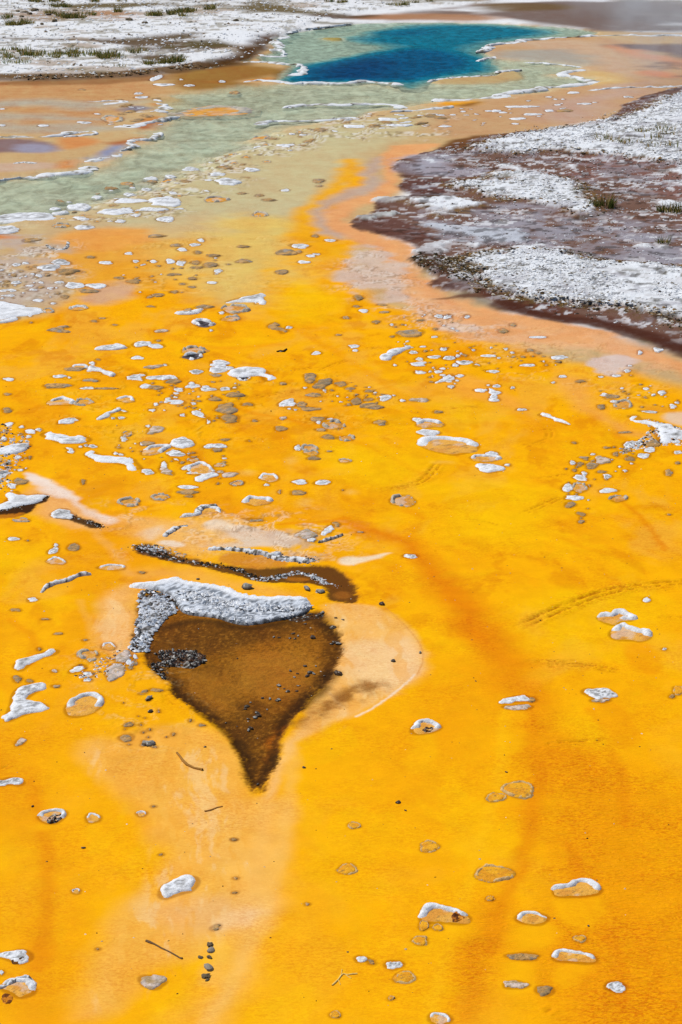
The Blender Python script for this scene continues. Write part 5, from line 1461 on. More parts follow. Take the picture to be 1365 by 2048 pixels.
for k, cr in enumerate(CRUSTS):
    kd = cr['kind']; p = cr['poly']
    dist = p[:, 1].mean()
    ext = np.ptp(p, 0); minor = max(ext.min(), 0.01)
    inr = max(0.25 * minor, 0.008)
    sd = 1000 + k * 13
    cx, cy = p.mean(0)
    n = 34 if cr['w'] > 45 else (20 if cr['w'] > 18 else 12)
    base = max(ground_z(cx, cy), 0.002) - 0.002 + (0.004 if kd == 't' else 0.0)
    fq = 1.0 / np.clip(minor * 0.30, 0.02, 0.10)
    tone = rng.uniform(0, 1)
    if kd == 'w':
        big = cr['w'] > 48
        h = float(np.clip(0.07 * minor, 0.007, 0.017) if big else np.clip(0.05 * minor, 0.004, 0.010)) * rng.uniform(0.8, 1.25)
        def cfun(x, y, s, z, fq=fq, sd=sd, inr=inr, tone=tone):
            q = fbm(x, y, fq, 5, sd, 0.72); q2 = fbm(x, y, fq * 3, 3, sd + 3, 0.6)
            inner = sst(0.2 * inr, 0.8 * inr, s)
            c = mixc(np.repeat(WHITE[None], len(x), 0), GREY[None], sst(0.50 - 0.07 * tone, 0.58, q) * inner * (0.3 + 0.65 * tone))
            c = mixc(c, PIT[None], sst(0.57, 0.64, q2) * inner * 0.8 * (0.3 + 0.7 * tone))
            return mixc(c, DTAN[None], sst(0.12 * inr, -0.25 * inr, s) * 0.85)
        o = hf('sinter_crust', p, h, inr * 0.42, zf=lambda x, y, s, h=h, fq=fq, sd=sd, inr=inr: (fbm(x, y, fq * 1.3, 3, sd) - 0.5) * h * 1.0 * sst(0, inr, s), cf=cfun, n=n, warp=0.20 * minor, seed=sd, base=base)
    elif kd in 'gp':
        h = float(np.clip(0.07 * minor, 0.005, 0.014))
        a, b = ((TAN * 0.6 + AMBER * 0.4) * (0.8 + 0.35 * tone), TAN * 0.7) if kd == 'g' else (PINK, TAN * 1.1)
        def cfun(x, y, s, z, a=a, b=b, fq=fq, sd=sd, inr=inr, tone=tone):
            q = fbm(x, y, fq * 1.2, 4, sd, 0.65)
            c = mixc(np.repeat(a[None], len(x), 0), b[None], sst(0.45, 0.62, q))
            c = mixc(c, DTAN[None] * 0.45, np.exp(-((q - 0.5) / 0.012) ** 2) * 0.6)
            c = mixc(c, GREY[None] * 1.15, sst(0.56, 0.70, fbm(x, y, fq, 3, sd + 4)) * 0.7 * tone)
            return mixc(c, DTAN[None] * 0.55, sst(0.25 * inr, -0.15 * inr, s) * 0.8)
        o = hf('sinter_plate', p, h, inr * 0.5, zf=lambda x, y, s, h=h, fq=fq, sd=sd, inr=inr: (fbm(x, y, fq * 1.3, 3, sd) - 0.5) * h * 1.2 * sst(0, inr, s), cf=cfun, n=n, warp=0.24 * minor, seed=sd, base=base)
    else:
        h = float(np.clip(0.03 * minor, 0.003, 0.007)) * (0.5 if kd == 't' else 1)
        ins = dict(r=AMBER, c=lin(246, 180, 70), t=MATY, d=lin(70, 48, 30))[kd]
        if kd == 'd' and cr['v'] < 900: ins = lin(96, 84, 92)
        def cfun(x, y, s, z, ins=ins, fq=fq, sd=sd, inr=inr, kd=kd):
            q = fbm(x, y, fq, 4, sd, 0.6)
            c = mixc(np.repeat(ins[None], len(x), 0), ins[None] * np.array([0.9, 0.78, 0.7]), sst(0.45, 0.65, q))
            c = mixc(c, DTAN[None] * 0.8, np.exp(-((q - 0.52) / 0.012) ** 2) * 0.7); c = mixc(c, PINK[None], sst(0.58, 0.66, fbm(x, y, fq * 0.8, 3, sd + 21)) * 0.5 * (kd in 'rc'))
            if kd == 'd': c = mixc(c, lin(16, 10, 6)[None], sst(0.5 * inr, 1.2 * inr, s) * sst(0.3, 0.55, q))
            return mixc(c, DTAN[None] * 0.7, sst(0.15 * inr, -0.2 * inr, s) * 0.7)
        root = bpy.data.objects.new('ring_crust', None); root.empty_display_size = 0.05; root.location = (cx, cy, base); col.objects.link(root)
        hf('slab', p, h, inr * 0.6, zf=lambda x, y, s, h=h, fq=fq, sd=sd, inr=inr: (fbm(x, y, fq * 1.3, 3, sd) - 0.5) * h * 0.8 * sst(0, inr, s), cf=cfun, n=n, parent=root, warp=0.12 * minor, seed=sd, base=base)
        hr = float(np.clip(0.13 * minor, 0.011, 0.026)) * (0.45 if kd == 't' else 1)
        wd = inr * dict(r=0.40, c=0.50, t=0.24, d=0.50)[kd]
        bias = rng.uniform(-0.1, 0.5)
        def prof(x, y, s, t, hr=hr, wd=wd, cx=cx, cy=cy, ext=ext, kd=kd, bias=bias, fq=fq, sd=sd):
            b = 1 - ((s - wd * 0.75) / wd) ** 2
            ax = (x - cx) / ext[0] * 2; ay = (y - cy) / ext[1] * 2
            q = fbm(x, y, fq, 3, sd + 7)
            if kd == 'c': k2 = sst(-0.25, 0.15, ay + bias * ax + 0.6 * (q - 0.5))
            else: k2 = 1.2 * sst(0.36, 0.60, q + 0.12 * ay)
            return np.where(b > -1, b * hr * np.clip(k2, 0.0, 1.3), -hr) - (0.001 if kd == 't' else 0.003) + (q - 0.5) * hr * 0.4 * (b > 0)
        def crim(x, y, s, z, kd=kd, fq=fq, sd=sd, tone=tone, hr=hr):
            q = fbm(x, y, fq * 1.5, 4, sd, 0.65)
            a = dict(r=lin(206, 194, 172), c=WHITE, t=lin(232, 192, 128), d=WHITE)[kd]
            c = mixc(np.repeat(a[None], len(x), 0), (GREY if kd != 't' else TAN)[None], sst(0.50, 0.60, q) * (0.8 if kd == 'r' else 0.3))
            return mixc(c, DTAN[None], sst(hr * 0.15, -hr * 0.1, z) * 0.6)
        hf('rim', p, hr, wd * 0.9, cf=crim, n=n, parent=root, warp=0.12 * minor, seed=sd, profile=prof, base=base)
        o = root
    lab = cr['label']
    if o is None: continue
    if k in CRUMB:
        CRUMB_OBJ[o.name.split('.')[0]].append(o); continue
    if lab is None:
        wh = cr['where'] or min(LAND, key=lambda L: (L[1] - cr['u']) ** 2 + (1.6 * (L[2] - cr['v'])) ** 2)[0]
        sz = 'tiny' if cr['w'] < 11 else 'small' if cr['w'] < 24 else 'medium' if cr['w'] < 42 else 'wide'
        noun = 'crust' if kd in 'wrcd' else 'plate' if kd in 'gp' else 'crust'
        bylab.setdefault((sz, LOOK[kd] + ' ' + noun, wh), []).append((cr['u'], o, cr['v']))
    else:
        tag(o, lab, 'sinter crust')
for nm_, lst in CRUMB_OBJ.items():
    V_, F_, C_, off = [], [], [], 0
    for o in lst:
        me = o.data; nv = len(me.vertices); co = np.empty(nv * 3, np.float32); me.vertices.foreach_get('co', co); co = co.reshape(-1, 3) + np.array(o.location)
        fi = np.empty(len(me.polygons) * 4, np.int32); me.loops.foreach_get('vertex_index', fi)
        cc_ = np.empty(nv * 4, np.float32); me.attributes['Col'].data.foreach_get('color', cc_)
        V_.append(co); F_.append(fi.reshape(-1, 4) + off); C_.append(cc_.reshape(-1, 4)[:, :3]); off += nv
        bpy.data.objects.remove(o); bpy.data.meshes.remove(me)
    if V_:
        o = mesh_np('crust_crumbs', np.vstack(V_), np.vstack(F_), M_CRUST, colors=np.vstack(C_))
        tag(o, 'tiny white crust crumbs strewn among the larger crusts' if nm_ == 'sinter_crust' else 'tiny grey-brown crumbs strewn among the larger plates', 'crumbs', kind='stuff')
ORD = ['leftmost', 'second from left', 'third from left', 'fourth from left', 'fifth from left', 'sixth from left', 'seventh from left', 'eighth from left', 'ninth from left', 'tenth from left', 'eleventh from left', 'twelfth from left']
_split = {}
for key, lst in bylab.items():
    if len(lst) > 12:
        lst.sort(key=lambda q: q[2]); h_ = len(lst) // 2
        _split[key + (', far half',)] = lst[:h_]; _split[key + (', near half',)] = lst[h_:]
    else: _split[key + ('',)] = lst
for (sz, look, wh, half), lst in _split.items():
    lst.sort(key=lambda q: q[0])
    n = len(lst)
    for j, (_, o, _v) in enumerate(lst):
        lb = '%s %s %s%s' % (sz, look, wh, half)
        if n > 1:
            if j == n - 1: lb += ', rightmost'
            elif j < len(ORD) and n <= 13: lb += ', ' + ORD[j]
        tag(o, lb, 'sinter crust', 'sinter crusts ' + wh)

# ------------------------------------------------------------------ ridges: terrace and pool rims, thin curved crusts
def ridge(name, reg, pts, width, height, label, cat='sinter rim', rgb=(238, 240, 242), dark=(150, 140, 120), dk=0.35, seed=0, group=None, rough=0.5, closed=False, mat=None, base=None):
    line = chaikin(W(reg, pts), 2, closed)
    seg = np.linalg.norm(np.diff(line, axis=0), axis=1); L = np.concatenate([[0], np.cumsum(seg)])
    m = int(np.clip(L[-1] / (width * 0.22), 12, 320))
    t = np.linspace(0, L[-1], m)
    px = np.interp(t, L, line[:, 0]); py = np.interp(t, L, line[:, 1])
    px = px + width * 1.6 * (fbm(t, t * 0, 0.55 / width, 3, seed) - 0.5); py = py + width * 1.6 * (fbm(t, t * 0 + 5, 0.55 / width, 3, seed + 3) - 0.5)
    tx = np.gradient(px); ty = np.gradient(py); q = np.hypot(tx, ty) + 1e-9
    nx, ny = -ty / q, tx / q
    end = np.sqrt(np.clip(np.minimum(t, L[-1] - t) / (width * 0.8), 0.02, 1))
    wv_ = width * (0.15 + 1.5 * sst(0.2, 0.8, fbm(t, t * 0 + 9, 0.3 / width, 4, seed + 5, 0.7))) * end * 0.5
    hv = height * (0.1 + 1.3 * sst(0.28, 0.62, fbm(t, t * 0 + 2, 0.35 / width, 4, seed + 6, 0.65))) * end
    prof = np.array([(-1.15, -0.9), (-1.0, 0.15), (-0.72, 0.75), (-0.3, 1.0), (0.15, 0.95), (0.6, 0.7), (0.95, 0.2), (1.15, -0.9)])
    X_ = px[:, None] + nx[:, None] * prof[None, :, 0] * wv_[:, None]
    Y_ = py[:, None] + ny[:, None] * prof[None, :, 0] * wv_[:, None]
    Z_ = prof[None, :, 1] * hv[:, None]
    Z_ = Z_ + (fbm(X_, Y_, 3.0 / width, 3, seed + 8) - 0.5) * height * rough
    c0 = np.array([px.mean(), py.mean()])
    b = base if base is not None else max(0.0, ground_z(px[m // 2], py[m // 2]))
    qn = fbm(X_, Y_, 1.6 / width, 4, seed + 9, 0.65).ravel()
    c = mixc(np.repeat(lin(*rgb)[None], X_.size, 0), lin(*dark)[None], sst(0.62 - 0.3 * dk, 0.74 - 0.3 * dk, qn))
    o = mesh_np(name, np.stack([(X_ - c0[0]).ravel(), (Y_ - c0[1]).ravel(), Z_.ravel()], -1), grid_faces(m, len(prof)), mat or M_CRUST, colors=c)
    o.location = (c0[0], c0[1], b)
    tag(o, label, cat, group)
    return o
RG = 'white rims around the pool and channel'
RIDGES = [
 ('R1', [(940,240),(1050,244),(1150,248),(1192,264),(1185,280),(1150,287),(1100,291)], 0.26, 0.05, 'white crust spit hooking into the left side of the blue pool'),
 ('R1', [(1002,208),(1040,217),(1100,218),(1122,200),(1062,195),(1092,178),(1072,160),(1112,145),(1092,133)], 0.22, 0.05, 'zigzag white rim on the left shore of the pool'),
 ('R1', [(1110,132),(1160,120),(1230,112),(1290,104),(1365,95)], 0.20, 0.03, 'thin tan-white rim along the far left shore of the pool'),
 ('R1', [(930,322),(1000,311),(1080,318),(1200,321),(1365,321)], 0.26, 0.045, 'straight white rim along the near shore of the pool, left half'),
 ('R2', [(0,319),(120,316),(200,320),(285,328)], 0.24, 0.045, 'white rim along the near shore of the pool, right half'),
 ('R2', [(370,316),(440,303),(560,296),(640,293)], 0.16, 0.035, 'white rim along the back of the tan island in the pool'),
 ('R2', [(636,284),(680,276),(740,273)], 0.14, 0.03, 'short pale rim on the right tip of the tan island'),
 ('R2', [(572,205),(588,190),(612,180),(700,163),(850,150),(1000,142),(1100,138),(1230,138),(1365,142),(1500,146)], 0.30, 0.05, 'long white rim sweeping along the right side of the pool'),
 ('R2', [(570,238),(600,228),(658,216)], 0.30, 0.05, 'short white spur on the right shore of the pool'),
 ('R2', [(370,393),(440,388),(520,386),(600,383),(660,376),(682,360),(740,352),(800,345),(900,332),(1020,321)], 0.36, 0.05, 'white rim below the pool, longest, curving up to the right'),
 ('R2', [(1018,320),(985,304),(920,296),(860,288),(930,278),(1000,265)], 0.30, 0.045, 'white rim looping back beside the right shallows'),
 ('R2', [(740,240),(800,240),(880,246),(960,256),(1000,262)], 0.12, 0.02, 'thin dark-edged rim in the right shallows'),
 ('R2', [(985,354),(1060,347),(1130,343),(1230,342),(1365,336),(1480,330)], 0.22, 0.035, 'white rim line running right towards the gravel bank'),
 ('R2', [(-20,408),(60,404),(150,402),(240,407),(300,416)], 0.28, 0.035, 'white rim in the shallows, right of the rimmed orange islet'),
 ('R1', [(1110,418),(1160,406),(1250,402),(1365,403)], 0.24, 0.04, 'white rim over an orange streak below the pool'),
 ('R1', [(980,481),(1060,469),(1200,466),(1300,462),(1365,460)], 0.26, 0.04, 'white rim, lowest of the three below the pool'),
 ('R2', [(230,440),(300,432),(380,428),(450,415)], 0.26, 0.04, 'grey-white lumpy rim below the yellow patch'),
 ('R1', [(345,395),(420,394),(480,390),(502,398),(410,408)], 0.24, 0.035, 'white rim strip in the left shallows, uppermost'),
 ('R1', [(520,440),(570,436),(620,426),(655,405),(610,400),(570,405)], 0.24, 0.035, 'white rim looping round a lilac pool in the left shallows'),
 ('R1', [(390,494),(460,490),(520,500),(560,480),(620,470),(680,453)], 0.26, 0.04, 'white rim beside the rusty patch in the left shallows'),
 ('R3', [(-40,66),(60,66),(140,70),(240,62),(300,50),(370,44)], 0.30, 0.04, 'white rim over the purple patch at the left edge'),
 ('R3', [(370,46),(375,56),(320,60),(250,68)], 0.16, 0.03, 'short white hook at the end of the purple patch rim'),
 ('R3', [(-60,240),(60,228),(180,206),(260,208),(350,192),(345,178),(300,184)], 0.22, 0.045, 'white shoreline rim of the channel at the left edge'),
 ('R3', [(340,160),(400,142),(500,120),(525,95),(480,88),(540,78),(632,62),(600,45)], 0.22, 0.045, 'blue-white shoreline rim stepping up beside the channel'),
 ('R3', [(40,170),(90,164),(150,168)], 0.12, 0.02, 'thin pale rim inside the left shallows'),
]
for j, (rg, p, w_, h_, lb) in enumerate(RIDGES):
    ridge('sinter_ridge', rg, p, w_ * 0.68, h_ * 0.55, lb, cat='sinter ridge', group=RG, seed=400 + 11 * j, dk=0.25)
THIN = [
 ('L1', [(232,415),(262,385),(300,366),(350,352),(390,345),(420,322),(470,312),(520,314)], 0.035, 0.03, 'thin curved white ridge snaking up to the right at left', 0.5),
 ('M4', [(1040,555),(1085,552),(1130,542),(1138,515),(1180,503),(1245,500)], 0.05, 0.03, 'stepped white ridge above the pale wash', 0.5),
 ('M4', [(940,665),(960,642),(990,624),(1030,612),(1078,608)], 0.04, 0.025, 'grey-white curved ridge on the pale wash', 0.8),
 ('M5', [(560,700),(640,682),(700,658)], 0.025, 0.02, 'thin dark grey ridge right of the boot-shaped crust', 1.2),
 ('L4', [(-10,1260),(60,1225),(110,1200),(160,1198),(185,1240)], 0.02, 0.016, 'white arched ridge in the bottom left corner', 0.3),
 ('R3', [(180,490),(205,508),(250,512),(270,490),(262,478)], 0.05, 0.02, 'dark thin curl on the lilac patch at left', 1.2),
 ('L2', [(395,128),(480,124),(540,132),(600,140),(650,152),(700,146)], 0.05, 0.035, 'grey-white crust ridge along the top of the dark-edged channel', 0.7),
 ('L2', [(640,150),(700,165),(760,170),(820,178)], 0.06, 0.035, 'grey crust ridge at the right end of the channel top', 0.9),
]
# ------------------------------------------------------------------ ledge and heaps at the brown pool
def bar(name, reg, pts, width, h, label, cat, rgb, dark, dk, seed, rough=0.012):
    """crumbly bar: heap over a line broadened unevenly"""
    line = chaikin(W(reg, pts), 2, False)
    tg = np.gradient(line, axis=0); tg /= np.linalg.norm(tg, axis=1)[:, None] + 1e-9
    nm = np.stack([-tg[:, 1], tg[:, 0]], -1); m = len(line); t = np.linspace(0, 1, m)
    wv_ = width * (0.35 + 0.7 * fbm(t * m * 0.3, t * 0 + seed, 1.0, 3, seed))[:, None] * np.sqrt(np.clip(np.minimum(t, 1 - t) * 8, 0.1, 1))[:, None]
    poly = np.vstack([line + nm * wv_, (line - nm * wv_)[::-1]])
    def cf(x, y, s, z):
        q = fbm(x, y, 1 / 0.022, 4, seed + 1, 0.68)
        c = mixc(np.repeat(lin(*rgb)[None], len(x), 0), lin(*dark)[None], sst(0.60 - 0.22 * dk, 0.68 - 0.18 * dk, q))
        return mixc(c, c * 0.5, sst(0.004, -0.004, s))
    def zf(x, y, s):
        q = fbm(x, y, 1 / 0.03, 4, seed + 2, 0.65)
        return sst(0, width * 0.4, s) * (q - 0.45) * rough * 2
    c0 = poly.mean(0)
    o = hf(name, poly, h, width * 0.35, zf=zf, cf=cf, n=40, seed=seed, base=max(0.0, ground_z(*line[m // 2])), warp=width * 0.5, nmax=150)
    return tag(o, label, cat)
for j, (rg, p, w_, h_, lb, dk) in enumerate(THIN):
    bar('sinter_ridge', rg, p, w_ * 0.62, h_ * 0.5, lb, 'sinter ridge', (240, 242, 244), (112, 104, 92), dk * 0.6, 800 + 9 * j)
def heap(name, reg, pts, h, edge, label, cat, cfun, rough, fq, seed, mat=None, slope=None, n=60, warp=0.01):
    p = chaikin(W(reg, pts), 2)
    cx, cy = p.mean(0); b = ground_z(cx, cy)
    lo, hi = p.min(0), p.max(0)
    def zf(x, y, s):
        q = fbm(x, y, fq, 4, seed, 0.62); r = np.abs(fbm(x, y, fq * 2.2, 3, seed + 4) - 0.5) * 2
        k = sst(0, edge, s)
        z = k * ((q - 0.5) * rough * 1.6 - r * rough * 0.6)
        if slope is not None: z = z + k * slope(x, y, s)
        return z
    o = hf(name, p, h, edge, zf=zf, cf=cfun, n=n, seed=seed, base=b, warp=warp, mat=mat, nmax=300)
    return tag(o, label, cat)
ledge_px = [(55,276),(110,278),(200,270),(235,253),(270,256),(320,276),(420,283),(500,303),(520,323),(640,338),(700,333),(800,333),(834,366),(790,393),(700,413),(560,438),(500,428),(430,403),(300,393),(270,358),(240,312),(150,292),(60,284)]
ledge_top = chaikin(W('L2', [(55,276),(110,278),(200,270),(235,253),(270,256),(320,276),(420,283),(500,303),(520,323),(640,338),(700,333),(800,333)]), 2, False)
def ledge_c(x, y, s, z):
    d, _, _ = ldist(ledge_top, x, y)
    q = fbm(x, y, 1 / 0.024, 4, 901, 0.7); r = np.abs(fbm(x, y, 1 / 0.02, 3, 902, 0.6) - 0.5) * 2
    c = mixc(np.repeat(lin(232, 238, 246)[None], len(x), 0), lin(120, 128, 138)[None], sst(0.48, 0.62, q))
    c = mixc(c, lin(60, 58, 56)[None], sst(0.12, 0.03, r) * 0.7)
    c = mixc(c, WHITE[None], sst(0.085, 0.05, d))
    return mixc(c, lin(60, 46, 26)[None], sst(0.012, -0.004, s) * sst(0.06, 0.12, d))
heap('sinter_ledge', 'L2', ledge_px, 0.012, 0.015, 'broad white sinter ledge with pitted grey face behind the brown pool', 'sinter ledge', ledge_c, 0.010, 1 / 0.022, 903,
     slope=lambda x, y, s: 0.020 * sst(0.20, 0.0, ldist(ledge_top, x, y)[0]))
def grey_c(x, y, s, z):
    q = fbm(x, y, 1 / 0.03, 4, 911, 0.65); r = fbm(x, y, 1 / 0.012, 3, 912)
    c = mixc(np.repeat(lin(222, 226, 232)[None], len(x), 0), lin(110, 108, 106)[None], sst(0.46, 0.62, q))
    c = mixc(c, lin(70, 44, 16)[None], sst(0.55, 0.68, r) * 0.7)
    return mixc(c, lin(50, 36, 18)[None], sst(0.01, -0.004, s))
heap('crust_heap', 'L2', [(95,345),(120,325),(170,318),(210,338),(255,350),(262,385),(225,402),(205,430),(165,470),(152,500),(150,530),(150,550),(100,558),(62,532),(92,490),(78,435),(112,400)], 0.010, 0.02,
     'grey-blue lumpy crust heap on the left rim of the brown pool', 'crust heap', grey_c, 0.016, 1 / 0.03, 915)
def black_c(x, y, s, z):
    q = fbm(x, y, 1 / 0.02, 4, 921, 0.65)
    c = mixc(np.repeat(lin(30, 20, 10)[None], len(x), 0), lin(90, 56, 20)[None], sst(0.45, 0.6, q))
    return mixc(c, lin(180, 178, 170)[None], sst(0.66, 0.74, fbm(x, y, 1 / 0.012, 3, 922)))
heap('gravel_heap', 'L2', [(205,548),(290,536),(382,555),(382,592),(330,622),(240,606),(150,632),(122,618),(200,585)], 0.010, 0.02, 'black wet gravel heap inside the left side of the brown pool', 'gravel heap', black_c, 0.026, 1 / 0.022, 925, mat=M_WETPEB)
heap('gravel_heap', 'L2', [(100,290),(160,292),(240,310),(262,340),(200,334),(130,320),(90,304)], 0.006, 0.02, 'rusty dark crumbly gravel under the left end of the white ledge', 'gravel heap', black_c, 0.02, 1 / 0.022, 927)
heap('gravel_heap', 'L2', [(700,400),(760,392),(840,380),(886,384),(884,402),(830,408),(760,424)], 0.004, 0.02, 'dark gravel apron at the right end of the white ledge', 'gravel heap', black_c, 0.014, 1 / 0.018, 928)
heap('gravel_heap', 'L4', [(240,372),(262,345),(300,335),(336,340),(320,372),(270,392)], 0.008, 0.012, 'black shiny gravel in the hollow of the arched crust at lower left', 'gravel heap', black_c, 0.018, 1 / 0.016, 929, mat=M_WETPEB, n=30)
heap('gravel_heap', 'L3', [(0,893),(20,872),(50,868),(78,878),(66,892),(30,902)], 0.006, 0.012, 'black wet gravel in the hollow of the white-rimmed crust beside the brown pool', 'gravel heap', black_c, 0.014, 1 / 0.016, 930, mat=M_WETPEB, n=26)
heap('rusty_lump', 'L5', [(1212,615),(1228,590),(1262,595),(1288,620),(1262,642),(1225,645)], 0.010, 0.012, 'rusty orange lump in the long arched crust at lower right', 'lump',
     lambda x, y, s, z: mixc(np.repeat(lin(214, 128, 20)[None], len(x), 0), lin(104, 52, 8)[None], sst(0.42, 0.6, fbm(x, y, 60, 3, 931))), 0.014, 1 / 0.02, 932, n=24)
heap('rusty_lump', 'L4', [(60,1105),(80,1085),(130,1082),(135,1095),(100,1125),(75,1130)], 0.006, 0.012, 'dark brown lump in the white crust at the left edge near the bottom', 'lump',
     lambda x, y, s, z: mixc(np.repeat(lin(150, 92, 20)[None], len(x), 0), lin(40, 24, 8)[None], sst(0.42, 0.6, fbm(x, y, 60, 3, 933))), 0.014, 1 / 0.02, 934, n=24)
heap('rusty_lump', 'L4', [(5,1305),(25,1275),(60,1282),(80,1305),(50,1335),(10,1335)], 0.006, 0.012, 'rusty orange lump in the bottom left half-moon plate', 'lump',
     lambda x, y, s, z: mixc(np.repeat(lin(226, 140, 26)[None], len(x), 0), lin(130, 70, 10)[None], sst(0.42, 0.6, fbm(x, y, 60, 3, 935))), 0.012, 1 / 0.02, 936, n=24)

# ------------------------------------------------------------------ loose pebbles, twigs
def pebble_mesh(seed, sub=10):
    r = np.random.default_rng(seed)
    th = np.linspace(0, math.pi, 7)[1:-1]; ph = np.linspace(0, 2 * math.pi, sub, endpoint=False)
    v = [(0, 0, 1.0)]
    for a in th:
        for b in ph: v.append((math.sin(a) * math.cos(b), math.sin(a) * math.sin(b), math.cos(a)))
    v.append((0, 0, -1.0)); v = np.array(v)
    v *= (1 + 1.1 * (fbm(v[:, 0] * 1.3 + seed, v[:, 1] * 1.3 + v[:, 2] * 0.9, 1.0, 3, seed) - 0.5))[:, None]
    f = []
    for j in range(sub):
        k = (j + 1) % sub
        f.append((0, 1 + j, 1 + k, 1 + k))
        for i in range(len(th) - 1): f.append((1 + i * sub + j, 1 + (i + 1) * sub + j, 1 + (i + 1) * sub + k, 1 + i * sub + k))
        f.append((1 + (len(th) - 1) * sub + j, len(v) - 1, len(v) - 1, 1 + (len(th) - 1) * sub + k))
    return v, f
def pebble_data(name, seed, rgb, mat, top=None):
    v, f = pebble_mesh(seed)
    me = bpy.data.meshes.new(name)
    me.from_pydata([tuple(q) for q in v], [], [tuple(dict.fromkeys(q)) for q in f])
    c = np.ones((len(v), 4), np.float32); c[:, :3] = lin(*rgb)
    if top is not None: c[v[:, 2] > 0.45, :3] = lin(*top)
    a = me.attributes.new('Col', 'FLOAT_COLOR', 'POINT'); a.data.foreach_set('color', c.ravel())
    me.polygons.foreach_set('use_smooth', np.zeros(len(me.polygons), bool)); me.materials.append(mat)
    return me
DARKP = [pebble_data('pebble', 50 + k, (78, 58, 36), M_WETPEB, t) for k, t in enumerate((None, (150, 146, 136), (90, 80, 66)))]
PALEP = [pebble_data('pebble', 60 + k, c, M_PEB) for k, c in enumerate(((206, 204, 196), (150, 140, 124), (112, 96, 72)))]
def pebble(me, reg, x, y, wpx, label, group=None, flat=0.6, cat='pebble'):
    g = W(reg, (x, y)); s = REG[reg][2]
    r = wpx / s / FPX * math.hypot(g[1], H) * 0.5
    o = bpy.data.objects.new('pebble', me); col.objects.link(o)
    o.location = (g[0], g[1], ground_z(g[0], g[1]) + r * flat * 0.35)
    o.scale = (r * rng.uniform(0.9, 1.2), r * rng.uniform(0.55, 1.1), r * flat * rng.uniform(0.6, 1.1)); o.rotation_euler = (0, 0, rng.uniform(0, 6.28))
    return tag(o, label, cat, group)
spots = [(750,470,16),(770,480,14),(735,490,12),(690,487,14),(668,484,12),(757,492,12),(832,488,26),(800,430,10),(790,408,16),(860,392,22),(872,388,22),(918,450,28),(925,510,24),(940,515,20),(910,515,18),(928,412,12),(955,418,10),(960,420,10),
         (800,608,16),(845,608,10),(738,628,16),(768,640,12),(755,655,12),(820,635,26),(808,650,24),(835,640,16),(880,648,12),(938,648,36),(690,690,18),(728,714,20),(712,702,10),(770,690,10),(778,690,8),(765,712,14),(690,750,18),(682,754,20),(620,742,16),(652,746,16),
         (556,778,22),(548,788,16),(570,760,10),(598,805,26),(604,818,24),(590,826,20),(560,830,16),(572,870,26),(562,878,20),(468,846,12),(513,860,10),(640,790,10),(600,1102,18),(515,575,10),(352,452,8),(1168,594,22),(1122,356,26),(1283,560,18)]
for j, (x, y, w_) in enumerate(spots):
    if y > 590 and y < 900 and x < 960: lb, g_ = 'small dark wet pebble lying in the middle of the brown pool', 'wet pebbles in the brown pool'
    elif y < 590 and x < 1000: lb, g_ = 'small dark pebble near the upper right rim of the brown pool', 'wet pebbles along the upper right of the brown pool'
    elif x > 1100: lb, g_ = ('grey-brown pebble on the peach margin, %s' % ('topmost' if y < 400 else 'right in its middle' if x < 1200 else 'on its outer line')), None
    else: lb, g_ = 'pale pebble at the pointed lower tip of the brown pool', None
    pebble(DARKP[j % 3], 'L2', x, y, w_, lb, g_)
for j, (rg, x, y, w_, m, lb) in enumerate([
    ('L2', 350, 250, 14, 0, 'tiny black speck of gravel above the white ledge'), ('L4', 172, 296, 18, 0, 'black pebble alone at the left edge above the arched crust'),
    ('L4', 440, 513, 22, 0, 'dark brown pebble below the small white arch'), ('L4', 445, 14, 8, 0, 'tiny black speck left of the pool tip'),
    ('L5', 937, 14, 26, 0, 'dark flat pebble right of the brown pool, upper of two'), ('L5', 975, 57, 16, 0, 'dark flat pebble right of the brown pool, lower of two'),
    ('L3', 450, 1105, 14, 0, 'dark pebble above the drowned ring on the right'), ('L3', 440, 1015, 8, 0, 'tiny dark pebble on the wake of the left white crust'),
    ('L4', 845, 1030, 0, 0, ''), ('L6', 872, 662, 18, 2, 'small grey pebble under the broad white-capped crust'), ('L1', 845, 1278, 60, 1, 'dark rusty clod left of the pool point'), ('L1', 850, 1025, 50, 1, 'dark clod left of the brown pool, upper'),
    ('L1', 855, 1092, 44, 2, 'brown clod left of the brown pool, lower'), ('L2', 380, 955, 14, 2, 'brown sliver of crust left of the pool point'), ('L2', 795, 1040, 18, 2, 'small brown pebble right of the pool point'),
    ('L2', 555, 285, 44, 1, 'dark clod above the right half of the white ledge'), ('L2', 808, 292, 36, 1, 'grey clod beside the brown pool tip, left of two'), ('L2', 862, 302, 34, 1, 'grey clod beside the brown pool tip, right of two'),
    ('M2', 350, 350, 20, 0, 'dark clod on the open yellow above the C-shaped crust')]):
    if w_: pebble(DARKP[m], rg, x, y, w_, lb)
